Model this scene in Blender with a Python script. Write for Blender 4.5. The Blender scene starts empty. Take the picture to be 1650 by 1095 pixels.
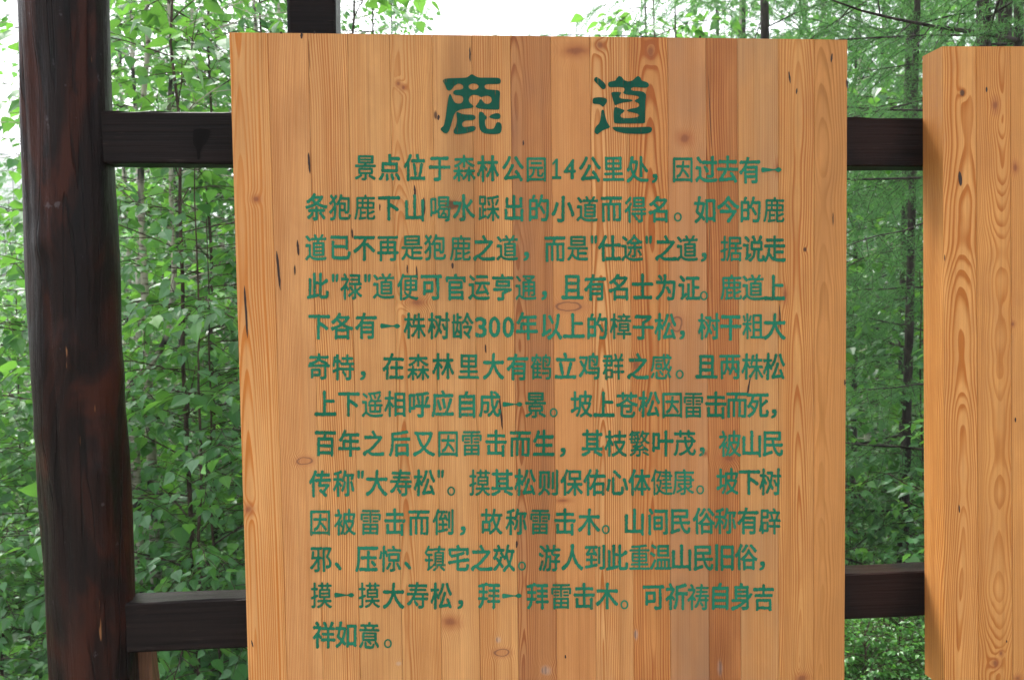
import bpy, math, random
import numpy as np
from mathutils import Vector, Matrix

# ------------------------------------------------------------------ camera, sky, sun, exposure
SC = bpy.context.scene
COL = SC.collection
FPX = 1500.0                       # focal length in photograph pixels (1650 wide)
CAM_Z = 1.5
dn = np.array((0.0146, 1.0, 0.045)); dn /= np.linalg.norm(dn)      # world "down" seen from the camera
fw = np.array((0, 0, 1.0)) - dn * dn[2]; fw /= np.linalg.norm(fw)  # world +Y
rt = np.cross(dn, fw)                                              # world +X

def ray(px, py):
    v = np.array(((px - 825.0) / FPX, (py - 547.5) / FPX, 1.0))
    return np.array((v @ rt, v @ fw, -(v @ dn)))

cam_d = bpy.data.cameras.new('camera')
cam = bpy.data.objects.new('camera', cam_d); COL.objects.link(cam)
R = Matrix(((rt[0], -rt[1], -rt[2]), (fw[0], -fw[1], -fw[2]), (-dn[0], dn[1], dn[2])))
cam.matrix_world = Matrix.Translation((0, 0, CAM_Z)) @ R.to_4x4()
cam_d.sensor_fit = 'HORIZONTAL'; cam_d.sensor_width = 23.6
cam_d.lens = 23.6 * FPX / 1650.0
cam_d.clip_start = 0.05; cam_d.clip_end = 3000
cam_d.dof.use_dof = True; cam_d.dof.focus_distance = 1.85; cam_d.dof.aperture_fstop = 5.6
SC.camera = cam

SUN_EL, SUN_AZ = math.radians(56), math.radians(-28)   # high over the wood behind the boards, veiled by cloud
W = bpy.data.worlds.new('World'); SC.world = W; W.use_nodes = True
wn, wl = W.node_tree.nodes, W.node_tree.links
wn.clear()
sky = wn.new('ShaderNodeTexSky'); sky.sky_type = 'NISHITA'; sky.sun_disc = False
sky.sun_elevation = SUN_EL; sky.sun_rotation = SUN_AZ
sky.air_density = 1.0; sky.dust_density = 4.0; sky.ozone_density = 1.0
hs = wn.new('ShaderNodeHueSaturation'); hs.inputs['Saturation'].default_value = 0.22
bg = wn.new('ShaderNodeBackground'); bg.inputs['Strength'].default_value = 0.15
wo = wn.new('ShaderNodeOutputWorld')
wl.new(sky.outputs[0], hs.inputs['Color']); wl.new(hs.outputs[0], bg.inputs[0]); wl.new(bg.outputs[0], wo.inputs[0])

sun_d = bpy.data.lights.new('sun', 'SUN'); sun_d.energy = 1.5; sun_d.angle = math.radians(30)
sun_d.color = (1.0, 0.97, 0.92)
sun = bpy.data.objects.new('sun', sun_d); COL.objects.link(sun)
sdir = Vector((math.sin(SUN_AZ) * math.cos(SUN_EL), math.cos(SUN_AZ) * math.cos(SUN_EL), math.sin(SUN_EL)))
sun.rotation_euler = sdir.to_track_quat('Z', 'Y').to_euler(); sun.location = (0, -3, 9)

SC.view_settings.view_transform = 'Standard'; SC.view_settings.look = 'None'
SC.view_settings.exposure = 2.12; SC.view_settings.gamma = 1.0; SC.view_settings.use_curve_mapping = False
SC.render.engine = 'CYCLES'
SC.cycles.adaptive_threshold = 0.02
SC.cycles.max_bounces = 5; SC.cycles.diffuse_bounces = 3; SC.cycles.glossy_bounces = 2
SC.cycles.transmission_bounces = 4; SC.cycles.transparent_max_bounces = 8; SC.cycles.volume_bounces = 0
SC.cycles.use_denoising = True

rng = np.random.default_rng(7)
random.seed(7)

# ------------------------------------------------------------------ object helpers
def tag(o, label=None, cat=None, group=None, kind=None):
    if label: o['label'] = label
    if cat: o['category'] = cat
    if group: o['group'] = group
    if kind: o['kind'] = kind
    return o

def empty(name, loc=(0, 0, 0), rz=0.0):
    o = bpy.data.objects.new(name, None); COL.objects.link(o)
    o.empty_display_size = 0.2
    o.location = loc; o.rotation_euler = (0, 0, rz)
    return o

def link(name, me, mats, parent=None):
    o = bpy.data.objects.new(name, me); COL.objects.link(o)
    if me.materials is not None and len(me.materials) == 0:
        for m in (mats if isinstance(mats, (list, tuple)) else [mats]): me.materials.append(m)
    if parent: o.parent = parent
    return o

def mesh_np(name, V, F, smooth=False, mi=None):
    """V (n,3), F (m,k) all faces alike, or a list of such arrays."""
    Fs = F if isinstance(F, list) else [F]
    me = bpy.data.meshes.new(name)
    V = np.asarray(V, dtype=np.float32)
    me.vertices.add(len(V)); me.vertices.foreach_set('co', V.ravel())
    idx = np.concatenate([np.asarray(f, dtype=np.int32).ravel() for f in Fs])
    cnt = np.concatenate([np.full(len(f), np.asarray(f).shape[1], dtype=np.int32) for f in Fs])
    st = np.concatenate([[0], np.cumsum(cnt)[:-1]]).astype(np.int32)
    me.loops.add(len(idx)); me.loops.foreach_set('vertex_index', idx)
    me.polygons.add(len(cnt)); me.polygons.foreach_set('loop_start', st)
    if smooth: me.polygons.foreach_set('use_smooth', np.ones(len(cnt), dtype=bool))
    if mi is not None: me.polygons.foreach_set('material_index', np.asarray(mi, dtype=np.int32))
    me.update(calc_edges=True); me.validate()
    if not smooth: me.shade_flat()
    return me

def tube(path, rad, n=8, cap=True):
    """path (k,3), rad (k,) -> verts, quads, with end caps as a fan of quads left open when cap is False"""
    path = np.asarray(path, float); k = len(path)
    rad = np.broadcast_to(np.asarray(rad, float), (k,))
    t = np.gradient(path, axis=0); t /= np.linalg.norm(t, axis=1)[:, None] + 1e-9
    ref = np.where(np.abs(t[:, 2:3]) > 0.9, np.array([[1.0, 0, 0]]), np.array([[0, 0, 1.0]]))
    ref = np.tile(ref[:1], (k, 1)) if True else ref
    a = np.cross(t, ref); a /= np.linalg.norm(a, axis=1)[:, None] + 1e-9
    b = np.cross(t, a)
    th = np.linspace(0, 2 * np.pi, n, endpoint=False)
    V = path[:, None] + rad[:, None, None] * (np.cos(th)[None, :, None] * a[:, None] + np.sin(th)[None, :, None] * b[:, None])
    V = V.reshape(-1, 3)
    i = np.arange(k - 1)[:, None] * n; j = np.arange(n)[None]; j2 = (j + 1) % n
    F = np.stack([i + j, i + j2, i + n + j2, i + n + j], -1).reshape(-1, 4)
    return V, F

class Acc:
    """collects tubes / quads of one part into one mesh"""
    def __init__(s): s.V = []; s.F = []; s.n = 0
    def add(s, V, F):
        s.V.append(V); s.F.append(np.asarray(F) + s.n); s.n += len(V)
    def mesh(s, name, smooth=True): return mesh_np(name, np.concatenate(s.V), np.concatenate(s.F), smooth)

# ------------------------------------------------------------------ node expression helper
class S:
    def __init__(s, nt, sock): s.nt = nt; s.k = sock
    def _op(s, op, o=None, o2=None):
        n = s.nt.nodes.new('ShaderNodeMath'); n.operation = op
        for i, x in enumerate((s, o, o2)):
            if x is None: continue
            if isinstance(x, S): s.nt.links.new(x.k, n.inputs[i])
            else: n.inputs[i].default_value = x
        return S(s.nt, n.outputs[0])
    def __add__(s, o): return s._op('ADD', o)
    def __sub__(s, o): return s._op('SUBTRACT', o)
    def __mul__(s, o): return s._op('MULTIPLY', o)
    def __truediv__(s, o): return s._op('DIVIDE', o)
    __radd__ = __add__; __rmul__ = __mul__
    def sqrt(s): return s._op('SQRT')
    def fract(s): return s._op('FRACT')
    def exp(s): return s._op('EXPONENT')
    def max(s, o): return s._op('MAXIMUM', o)
    def min(s, o): return s._op('MINIMUM', o)
    def pow(s, o): return s._op('POWER', o)
    def step(s, a, b, lo=0.0, hi=1.0):
        n = s.nt.nodes.new('ShaderNodeMapRange'); n.interpolation_type = 'SMOOTHSTEP'
        s.nt.links.new(s.k, n.inputs['Value'])
        n.inputs['From Min'].default_value = a; n.inputs['From Max'].default_value = b
        n.inputs['To Min'].default_value = lo; n.inputs['To Max'].default_value = hi
        return S(s.nt, n.outputs[0])

class NT:
    def __init__(s, name):
        s.m = bpy.data.materials.new(name); s.m.use_nodes = True
        s.nt = s.m.node_tree; s.nt.nodes.clear()
        s.out = s.nt.nodes.new('ShaderNodeOutputMaterial')
    def new(s, t, **kw):
        n = s.nt.nodes.new(t)
        for k, v in kw.items(): setattr(n, k, v)
        return n
    def L(s, a, b): s.nt.links.new(a.k if isinstance(a, S) else a, b)
    def setin(s, sock, v):
        if isinstance(v, S): s.nt.links.new(v.k, sock)
        elif isinstance(v, bpy.types.NodeSocket): s.nt.links.new(v, sock)
        elif isinstance(v, tuple) and len(v) == 3 and sock.type == 'RGBA': sock.default_value = (*v, 1)
        else: sock.default_value = v
    def coord(s, which='Object'):
        return s.new('ShaderNodeTexCoord').outputs[which]
    def sep(s, v):
        n = s.new('ShaderNodeSeparateXYZ'); s.L(v, n.inputs[0]); return [S(s.nt, o) for o in n.outputs]
    def comb(s, x, y, z):
        n = s.new('ShaderNodeCombineXYZ')
        for i, q in enumerate((x, y, z)): s.setin(n.inputs[i], q)
        return n.outputs[0]
    def noise(s, vec, scale=1.0, detail=2.0, rough=0.5, dist=0.0):
        n = s.new('ShaderNodeTexNoise'); s.L(vec, n.inputs['Vector'])
        n.inputs['Scale'].default_value = scale; n.inputs['Detail'].default_value = detail
        n.inputs['Roughness'].default_value = rough; n.inputs['Distortion'].default_value = dist
        return S(s.nt, n.outputs[0])
    def mix(s, f, a, b, mode='MIX'):
        n = s.new('ShaderNodeMix', data_type='RGBA', blend_type=mode)
        s.setin(n.inputs[0], f); s.setin(n.inputs[6], a); s.setin(n.inputs[7], b)
        return n.outputs[2]
    def bsdf(s, color, rough=0.6, spec=0.4, bump=None, dist=0.001, alpha=None):
        n = s.new('ShaderNodeBsdfPrincipled')
        s.setin(n.inputs['Base Color'], color); s.setin(n.inputs['Roughness'], rough)
        s.setin(n.inputs['Specular IOR Level'], spec)
        if alpha is not None: s.setin(n.inputs['Alpha'], alpha)
        if bump is not None:
            b = s.new('ShaderNodeBump'); b.inputs['Distance'].default_value = dist; b.inputs['Strength'].default_value = 1.0
            s.L(bump, b.inputs['Height']); s.L(b.outputs[0], n.inputs['Normal'])
        s.nt.links.new(n.outputs[0], s.out.inputs[0])
        return n

# ------------------------------------------------------------------ materials
def wood_material(name, cu=0.0, d0=0.05, amp=0.012, fz=1.1, s=0.0045, contrast=0.8, early=(0.54, 0.275, 0.10),
                  late=(0.34, 0.105, 0.020), stain=(0.30, 0.12, 0.045), stain_amt=0.25, knots=(), seed=0.0, wav=0.0016, wob=0.02, taper=0.02):
    """sawn softwood: growth rings round a pith line beside or behind the face, fibres, knots"""
    T = NT(name)
    u, v, z = T.sep(T.coord())
    nz1 = T.noise(T.comb(seed, 0.3, z * fz), 1.0, 1.0)
    nz2 = T.noise(T.comb(seed + 7.7, 4.1, z * fz * 1.3), 1.0, 2.0)
    du = u - cu - (nz1 - 0.5) * wob
    dv = v + d0 + (nz2 - 0.5) * (2 * amp) + z * taper
    rr = (du * du + dv * dv).sqrt()
    rr = rr + (T.noise(T.comb(u * 26, v * 26 + seed, z * 2.6), 1.0, 2.0) - 0.5) * (wav * 2)
    kmask = None; kring = None; kcol = (0.20, 0.07, 0.03)
    layers = []; nn = None
    for (ku, kz, kx, ky, kind) in knots:
        a = (u - ku) / kx; b = (z - kz) / ky
        if nn is None: nn = (T.noise(T.comb(u * 60, seed + 3, z * 60), 1.0, 1.0) - 0.5) * 0.7
        q2 = a * a + b * b
        q = q2.sqrt() + nn
        rr = rr + (q2 * -0.35).exp() * (kx * 0.75)
        layers.append((q, kind))
    ph = rr / s + (T.noise(T.comb(rr * 55, seed + 1.0, 0.0), 1.0, 1.0) - 0.5) * 2.6
    f = ph.fract()
    lw = f.step(0.35, 0.88) * f.step(0.92, 1.0, 1.0, 0.0)
    vari = T.noise(T.comb(u * 28, v * 28 + seed, z * 2.4), 1.0, 3.0).step(0.34, 0.66, 0.42, 1.2)
    lw = (lw * vari * (contrast * 1.45)).min(1.0)
    fib = T.noise(T.comb(u * 1100, v * 1100 + seed, z * 7), 1.0, 3.0, 0.6)
    fib2 = T.noise(T.comb(u * 160, v * 160 + seed, z * 1.6), 1.0, 3.0, 0.6)
    blot = T.noise(T.comb(u * 7, v * 7 + seed * 1.7, z * 2.3), 1.0, 3.0, 0.55)
    mot = T.noise(T.comb(u * 17, v * 17 + seed * 2.1, z * 6.0), 1.0, 4.0, 0.6, 0.5)
    band = T.noise(T.comb(u * 34, v * 34 + seed * 0.7, z * 0.5), 1.0, 2.0)
    c = T.mix(mot.step(0.42, 0.72) * 0.55, early, tuple(0.55 * p + 0.45 * q for p, q in zip(early, stain)))
    c = T.mix(mot.step(0.30, 0.50, 0.55, 0.0), c, tuple(q * 1.18 for q in early))
    c = T.mix(band.step(0.45, 0.70) * 0.40, c, tuple(0.5 * p + 0.5 * q for p, q in zip(early, late)))
    c = T.mix(lw, c, late)
    c = T.mix(blot.step(0.46, 0.78) * stain_amt, c, stain)
    c = T.mix(fib2.step(0.45, 0.75) * 0.28, c, tuple(0.62 * e for e in late))
    k = (fib - 0.5) * 0.5 + 1.0
    km = T.comb(k, k, k)
    c = T.mix(1.0, c, km, 'MULTIPLY')
    for q, kind in layers:
        if kind == 2:      # pale dried resin
            c = T.mix(q.step(0.2, 1.3, 0.45, 0.0), c, (0.46, 0.36, 0.30))
            c = T.mix(fib2.step(0.5, 0.6) * q.step(0.5, 1.0, 0.6, 0.0), c, (0.07, 0.04, 0.04))
        elif kind == 1:    # loose dark knot
            c = T.mix(q.step(0.5, 1.25, 0.9, 0.0), c, (0.045, 0.02, 0.014))
        elif kind == 3:    # encased knot: dark outline, own wood inside
            c = T.mix(q.step(0.8, 2.2, 0.55, 0.0), c, (0.36, 0.13, 0.05))
            c = T.mix(q.step(0.72, 0.95) * q.step(0.98, 1.2, 1.0, 0.0) * 0.6, c, (0.07, 0.03, 0.03))
        else:              # sound red-brown knot
            c = T.mix(q.step(0.4, 2.0, 0.62, 0.0), c, (0.30, 0.09, 0.03))
            c = T.mix(q.step(0.2, 0.9, 0.55, 0.0), c, (0.14, 0.04, 0.02))
    rgh = fib * 0.2 + 0.42
    pw = T.sep(T.new('ShaderNodeNewGeometry').outputs['Position'])
    dirt = T.noise(T.comb(pw[0] * 4.0, pw[1] * 4.0, pw[2] * 1.1), 1.0, 4.0, 0.6, 0.4)
    c = T.mix(dirt.step(0.50, 0.74) * 0.42, c, tuple(0.55 * q for q in stain))
    drip = T.noise(T.comb(pw[0] * 26.0, pw[1] * 4.0, pw[2] * 0.8), 1.0, 3.0, 0.6)
    c = T.mix(drip.step(0.60, 0.80) * 0.30, c, tuple(0.5 * q for q in stain))
    T.bsdf(c, rgh, 0.22, bump=fib2, dist=0.0005)
    return T.m

def dark_timber():
    T = NT('dark stained timber')
    co = T.coord(); u, v, z = T.sep(co)
    g = T.noise(T.comb(u * 2.2, v * 70, z * 130), 1.0, 5.0, 0.65)
    b = T.noise(co, 5.0, 3.0)
    c = T.mix(g.step(0.3, 0.72), (0.0026, 0.0018, 0.0020), (0.012, 0.0072, 0.0066))
    c = T.mix(b.step(0.5, 0.72) * 0.5, c, (0.026, 0.0095, 0.0065))
    sc = T.noise(T.comb(u * 14, v * 60, z * 220), 1.0, 2.0)
    c = T.mix(sc.step(0.66, 0.78) * 0.4, c, (0.10, 0.07, 0.06))
    T.bsdf(c, g * 0.3 + 0.28, 0.09, bump=g, dist=0.0018)
    return T.m

def log_material():
    T = NT('dark stained peeled log')
    co = T.coord(); u, v, z = T.sep(co)
    g = T.noise(T.comb(u * 75, v * 75, z * 3.2), 1.0, 6.0, 0.7)
    big = T.noise(T.comb(u * 9, v * 9, z * 2.6), 1.0, 4.0, 0.6, 0.8)
    kn = T.noise(T.comb(u * 24, v * 24, z * 10), 1.0, 3.0, 0.6)
    c = T.mix(g.step(0.3, 0.72), (0.0022, 0.0013, 0.0014), (0.0115, 0.0052, 0.0044))
    c = T.mix(big.step(0.47, 0.64) * 0.85, c, (0.040, 0.0100, 0.0052))
    c = T.mix(kn.step(0.60, 0.72) * 0.8, c, (0.0035, 0.0026, 0.003))
    chip = T.noise(T.comb(u * 95 + 9, v * 95, z * 9), 1.0, 2.0, 0.5)
    c = T.mix(chip.step(0.73, 0.76) * 0.9, c, (0.26, 0.12, 0.05))
    grey = T.noise(T.comb(u * 40, v * 40 + 4, z * 30), 1.0, 3.0, 0.6)
    c = T.mix(grey.step(0.68, 0.74) * 0.5, c, (0.10, 0.09, 0.10))
    cr = T.noise(T.comb(u * 26, v * 26, z * 1.4), 1.0, 2.0, 0.5) - 0.5
    cr = (cr * cr).step(0.0, 0.0005, 1.0, 0.0) * T.noise(T.comb(u * 5, v * 5, z * 3), 1.0, 1.0).step(0.48, 0.56)
    c = T.mix(cr * 0.6, c, (0.001, 0.001, 0.001))
    h = g * 0.7 + kn * 0.9 + big * 0.6 - cr * 0.45
    T.bsdf(c, g * 0.35 + 0.18, 0.115, bump=h, dist=0.005)
    return T.m

def paint_material(name, col, light):
    T = NT(name)
    co = T.coord(); u, v, z = T.sep(co)
    a = T.noise(T.comb(u * 240, 0.0, z * 26), 1.0, 3.0, 0.6)
    b = T.noise(co, 6.0, 4.0, 0.6)
    c = T.mix(b.step(0.38, 0.64), col, light)
    c = T.mix(a.step(0.5, 0.8) * 0.3, c, tuple(0.55 * q for q in col))
    al = T.noise(T.comb(u * 420, 3.0, z * 30), 1.0, 3.0, 0.65) * 0.75 + T.noise(co, 30.0, 3.0) * 0.25
    T.bsdf(c, 0.62, 0.14, alpha=al.step(0.30, 0.43, 0.12, 1.0), bump=a, dist=0.0003)
    return T.m

def plain(name, color, rough=0.7, spec=0.3):
    T = NT(name); n = T.noise(T.coord(), 60.0, 3.0)
    c = T.mix(n.step(0.3, 0.7), tuple(0.75 * q for q in color), color)
    T.bsdf(c, rough, spec); return T.m

def leaf_material(name, a, b, trans, rough=0.36, spec=0.75, tw=0.42):
    T = NT(name)
    geo = T.new('ShaderNodeNewGeometry')
    r = S(T.nt, geo.outputs['Random Per Island'])
    c = T.mix(r, a, b)
    r2 = (r * 17.3).fract()
    c = T.mix(r2.step(0.80, 1.0) * 0.6, c, tuple(q * 1.5 for q in trans))
    p = T.new('ShaderNodeBsdfPrincipled'); T.L(c, p.inputs['Base Color'])
    p.inputs['Roughness'].default_value = rough; p.inputs['Specular IOR Level'].default_value = spec
    t = T.new('ShaderNodeBsdfTranslucent'); t.inputs[0].default_value = (*trans, 1)
    mx = T.new('ShaderNodeMixShader'); mx.inputs[0].default_value = tw
    T.L(p.outputs[0], mx.inputs[1]); T.L(t.outputs[0], mx.inputs[2]); T.L(mx.outputs[0], T.out.inputs[0])
    return T.m

def bark_material(name, a, b, scale=(30, 30, 6), dist=0.006):
    T = NT(name); u, v, z = T.sep(T.coord())
    g = T.noise(T.comb(u * scale[0], v * scale[1], z * scale[2]), 1.0, 4.0, 0.65)
    c = T.mix(g.step(0.35, 0.65), a, b)
    T.bsdf(c, 0.85, 0.2, bump=g, dist=dist); return T.m

def birch_material():
    T = NT('birch bark'); u, v, z = T.sep(T.coord())
    ln = T.noise(T.comb(u * 9, v * 9, z * 34), 1.0, 3.0, 0.6)
    bl = T.noise(T.comb(u * 6, v * 6, z * 3.0), 1.0, 3.0)
    c = T.mix(ln.step(0.5, 0.66), (0.46, 0.42, 0.36), (0.11, 0.085, 0.07))
    c = T.mix(bl.step(0.52, 0.60), c, (0.035, 0.03, 0.028))
    T.bsdf(c, 0.75, 0.25, bump=ln, dist=0.003); return T.m

M = {}
M['timber'] = dark_timber()
M['log'] = log_material()
M['pitch'] = plain('dried pitch', (0.035, 0.016, 0.012), 0.5)
M['leaf'] = leaf_material('birch leaf', (0.039, 0.161, 0.048), (0.081, 0.254, 0.063), (0.195, 0.460, 0.056))
M['leaf_dark'] = leaf_material('alder leaf', (0.039, 0.149, 0.053), (0.078, 0.236, 0.076), (0.169, 0.422, 0.063))
M['leaf_far'] = leaf_material('far leaf', (0.042, 0.149, 0.062), (0.078, 0.229, 0.078), (0.156, 0.384, 0.077), 0.55, 0.3)
M['bush'] = leaf_material('bush leaf', (0.042, 0.186, 0.034), (0.085, 0.273, 0.048), (0.156, 0.422, 0.042))
M['needle'] = leaf_material('larch needle', (0.044, 0.155, 0.064), (0.083, 0.236, 0.081), (0.156, 0.384, 0.084), 0.5, 0.35, 0.42)
M['bark'] = bark_material('larch bark', (0.022, 0.018, 0.016), (0.070, 0.058, 0.052))
M['twig'] = bark_material('brown twig', (0.030, 0.020, 0.015), (0.085, 0.058, 0.044), (60, 60, 20), 0.001)
M['birch'] = birch_material()

# ------------------------------------------------------------------ ground, far hill
def fractal(x, y, sc, seed):
    r = np.random.default_rng(seed); z = 0
    for o in range(5):
        for _ in range(3):
            a = r.uniform(0, 2 * np.pi); p = r.uniform(0, 6.28); k = 2 ** o / sc
            z = z + np.sin((x * np.cos(a) + y * np.sin(a)) * k * 6.28 + p) / 2 ** o / 3
    return z

def ground_z(x, y):
    x = np.asarray(x, float); y = np.asarray(y, float)
    t = np.clip((y - 2.4) / 4.0, 0, 1); t = t * t * (3 - 2 * t)
    return -1.25 * t + fractal(x, y, 9.0, 3) * 0.10 * np.clip((np.hypot(x, y) - 3) / 4, 0, 1)

def make_ground():
    T = NT('forest soil'); co = T.coord()
    a = T.noise(co, 1.3, 5.0, 0.6); b = T.noise(co, 22.0, 4.0, 0.6)
    c = T.mix(a.step(0.4, 0.62), (0.055, 0.040, 0.026), (0.045, 0.075, 0.022))
    c = T.mix(b.step(0.45, 0.75) * 0.6, c, (0.10, 0.075, 0.05))
    T.bsdf(c, 0.9, 0.15, bump=b, dist=0.03)
    g = np.concatenate([-np.geomspace(150, 12, 20), np.linspace(-11.6, 11.6, 59), np.geomspace(12, 150, 20)])
    X, Y = np.meshgrid(g, g, indexing='ij')
    dist = np.hypot(X, Y)
    Z = ground_z(X, Y)
    V = np.stack([X, Y, Z], -1).reshape(-1, 3); n = len(g)
    i = np.arange(n - 1)[:, None] * n + np.arange(n - 1)[None]
    F = np.stack([i, i + n, i + n + 1, i + 1], -1).reshape(-1, 4)
    tag(link('ground', mesh_np('ground', V, F, True), T.m), kind='structure')

def make_hill():
    T = NT('wooded hillside'); co = T.coord()
    a = T.noise(co, 0.35, 4.0, 0.65); b = T.noise(co, 0.06, 3.0)
    c = T.mix(a.step(0.35, 0.65), (0.018, 0.045, 0.020), (0.050, 0.100, 0.035))
    c = T.mix(b.step(0.4, 0.6) * 0.5, c, (0.030, 0.070, 0.030))
    T.bsdf(c, 0.9, 0.1, bump=a, dist=2.5)
    gx = np.linspace(-620, 260, 220); gy = np.linspace(170, 520, 90)
    X, Y = np.meshgrid(gx, gy, indexing='ij')
    env = np.exp(-((X + 300) / 190.0) ** 2) * np.clip((Y - 175) / 150, 0, 1) * 70
    low = np.clip((Y - 175) / 200, 0, 1) * 6
    Z = -2.5 + (env + low) * (1 + 0.10 * fractal(X, Y, 90, 5)) + 2.2 * fractal(X, Y, 11, 8) * np.clip((Y - 185) / 60, 0, 1)
    V = np.stack([X, Y, Z], -1).reshape(-1, 3); n = len(gy)
    i = np.arange(len(gx) - 1)[:, None] * n + np.arange(n - 1)[None]
    F = np.stack([i, i + n, i + n + 1, i + 1], -1).reshape(-1, 4)
    tag(link('hill', mesh_np('hill', V, F, True), T.m), kind='structure')
make_ground(); make_hill()

def make_bounce_path():  # unseen pale ground, added to bounce warm light onto the boards
    T = NT('pale bounce gravel'); co = T.coord()
    a = T.noise(co, 90.0, 4.0, 0.6); b = T.noise(co, 2.0, 4.0)
    c = T.mix(a.step(0.35, 0.65), (0.26, 0.23, 0.19), (0.46, 0.42, 0.36)); c = T.mix(b.step(0.45, 0.7) * 0.4, c, (0.22, 0.19, 0.15))
    T.bsdf(c, 0.9, 0.2, bump=a, dist=0.006)
    xs = np.linspace(-11, 11, 90); ys = np.linspace(-3.4, 1.45, 20)
    X, Y = np.meshgrid(xs, ys, indexing='ij'); k = np.abs(np.linspace(-1, 1, 20))[None] ** 8
    Y = Y + k * (fractal(X, X * 0, 5, 9) * 0.25); Z = ground_z(X, Y) + 0.012
    V = np.stack([X, Y, Z], -1).reshape(-1, 3); n = 20
    i = np.arange(89)[:, None] * n + np.arange(n - 1)[None]
    tag(link('path', mesh_np('path', V, np.stack([i, i + n, i + n + 1, i + 1], -1).reshape(-1, 4), True), T.m), kind='structure')
make_bounce_path()

# ------------------------------------------------------------------ the sign frame and the boards
PSI = math.radians(4.0)            # the frame recedes a little to the right
E1 = np.array((math.cos(PSI), math.sin(PSI), 0)); NB = np.array((-math.sin(PSI), math.cos(PSI), 0))  # along / into the board
P0 = np.array((0, 1.80, 0))
CAMP = np.array((0, 0, CAM_Z))

def onb(px, py, k=0.0):
    """pixel -> (a, b): metres along the board and up, on the plane k metres behind the board front"""
    r = ray(px, py)
    t = ((P0 + NB * k - CAMP) @ NB) / (r @ NB)
    p = CAMP + r * t
    return (p - P0) @ E1, p[2]

FRAME_RZ = PSI
def local(parent_loc):  # not used for shapes, kept simple: all frame pieces share the board axes
    return parent_loc

def box_quad(a0, a1, a2, a3, k0, k1, bev=0.0):
    """prism: quad in board plane (bottom-left, bottom-right, top-right, top-left as (a,b)), from depth k0 to k1; local coords (a,k,b)"""
    q = [a0, a1, a2, a3]
    c = np.mean(np.array(q), axis=0)
    def ins(p, m):
        p = np.array(p, float); s = np.sign(p - c); return p - s * m
    V = []
    for p in q: x = ins(p, bev); V.append((x[0], k0, x[1]))
    for p in q: V.append((p[0], k0 + bev, p[1]))
    for p in q: V.append((p[0], k1, p[1]))
    F = [(0, 1, 2, 3)]
    for i in range(4):
        j = (i + 1) % 4
        F.append((i, i + 4, j + 4, j)); F.append((i + 4, i + 8, j + 8, j + 4))
    F.append((11, 10, 9, 8))
    return np.array(V, float), np.array(F)

T_BOARD = 0.075
# planks of the main board: seam pixels at the top edge (y 52..64) and low (y 1095); bottom edge a little below the frame
SEAM_T = [369, 431, 496, 560, 627, 696, 760, 822, 887, 950, 1013, 1076, 1137, 1188, 1254, 1312, 1366]
SEAM_B = [400, 463, 521, 581, 649, 712, 774, 836, 898, 961, 1021, 1081, 1143, 1194, 1255, 1311, 1361]

def board_line_x(i, y, A=SEAM_T, B=SEAM_B, y0=56.0, y1=1095.0):
    return A[i] + (B[i] - A[i]) * (y - y0) / (y1 - y0)

KNOTS = [  # px, py, rx, ry (pixels), kind
    (1103, 223, 13, 11, 0), (917, 494, 21, 7, 3), (671, 487, 14, 7, 0), (725, 1002, 15, 10, 0), (808, 1051, 11, 6, 3),
    (880, 1079, 10, 8, 2), (1160, 1076, 5, 16, 2), (413, 321, 6, 6, 0), (400, 820, 8, 9, 0), (642, 135, 4, 5, 0), (650, 141, 4, 5, 0),
    (649, 234, 3, 4, 0), (635, 72, 4, 5, 0), (930, 82, 22, 9, 0), (967, 73, 7, 8, 0), (1048, 85, 7, 14, 0), (1292, 1092, 10, 9, 0),
    (490, 742, 11, 6, 3), (1090, 522, 9, 12, 3), (1025, 588, 8, 9, 0), (1175, 738, 14, 7, 0), (697, 806, 9, 6, 3), (907, 806, 14, 4, 0),
    (1297, 402, 3, 4, 1), (730, 330, 14, 8, 1), (702, 186, 3, 7, 1), (1254, 270, 5, 13, 0), (945, 165, 5, 12, 0), (1025, 1022, 4, 9, 2),
    (650, 398, 5, 5, 1), (1137, 730, 5, 5, 0), (1104, 525, 6, 9, 0), (1265, 475, 5, 14, 0), (642, 1068, 5, 4, 2), (803, 1030, 5, 6, 2)]

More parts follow.
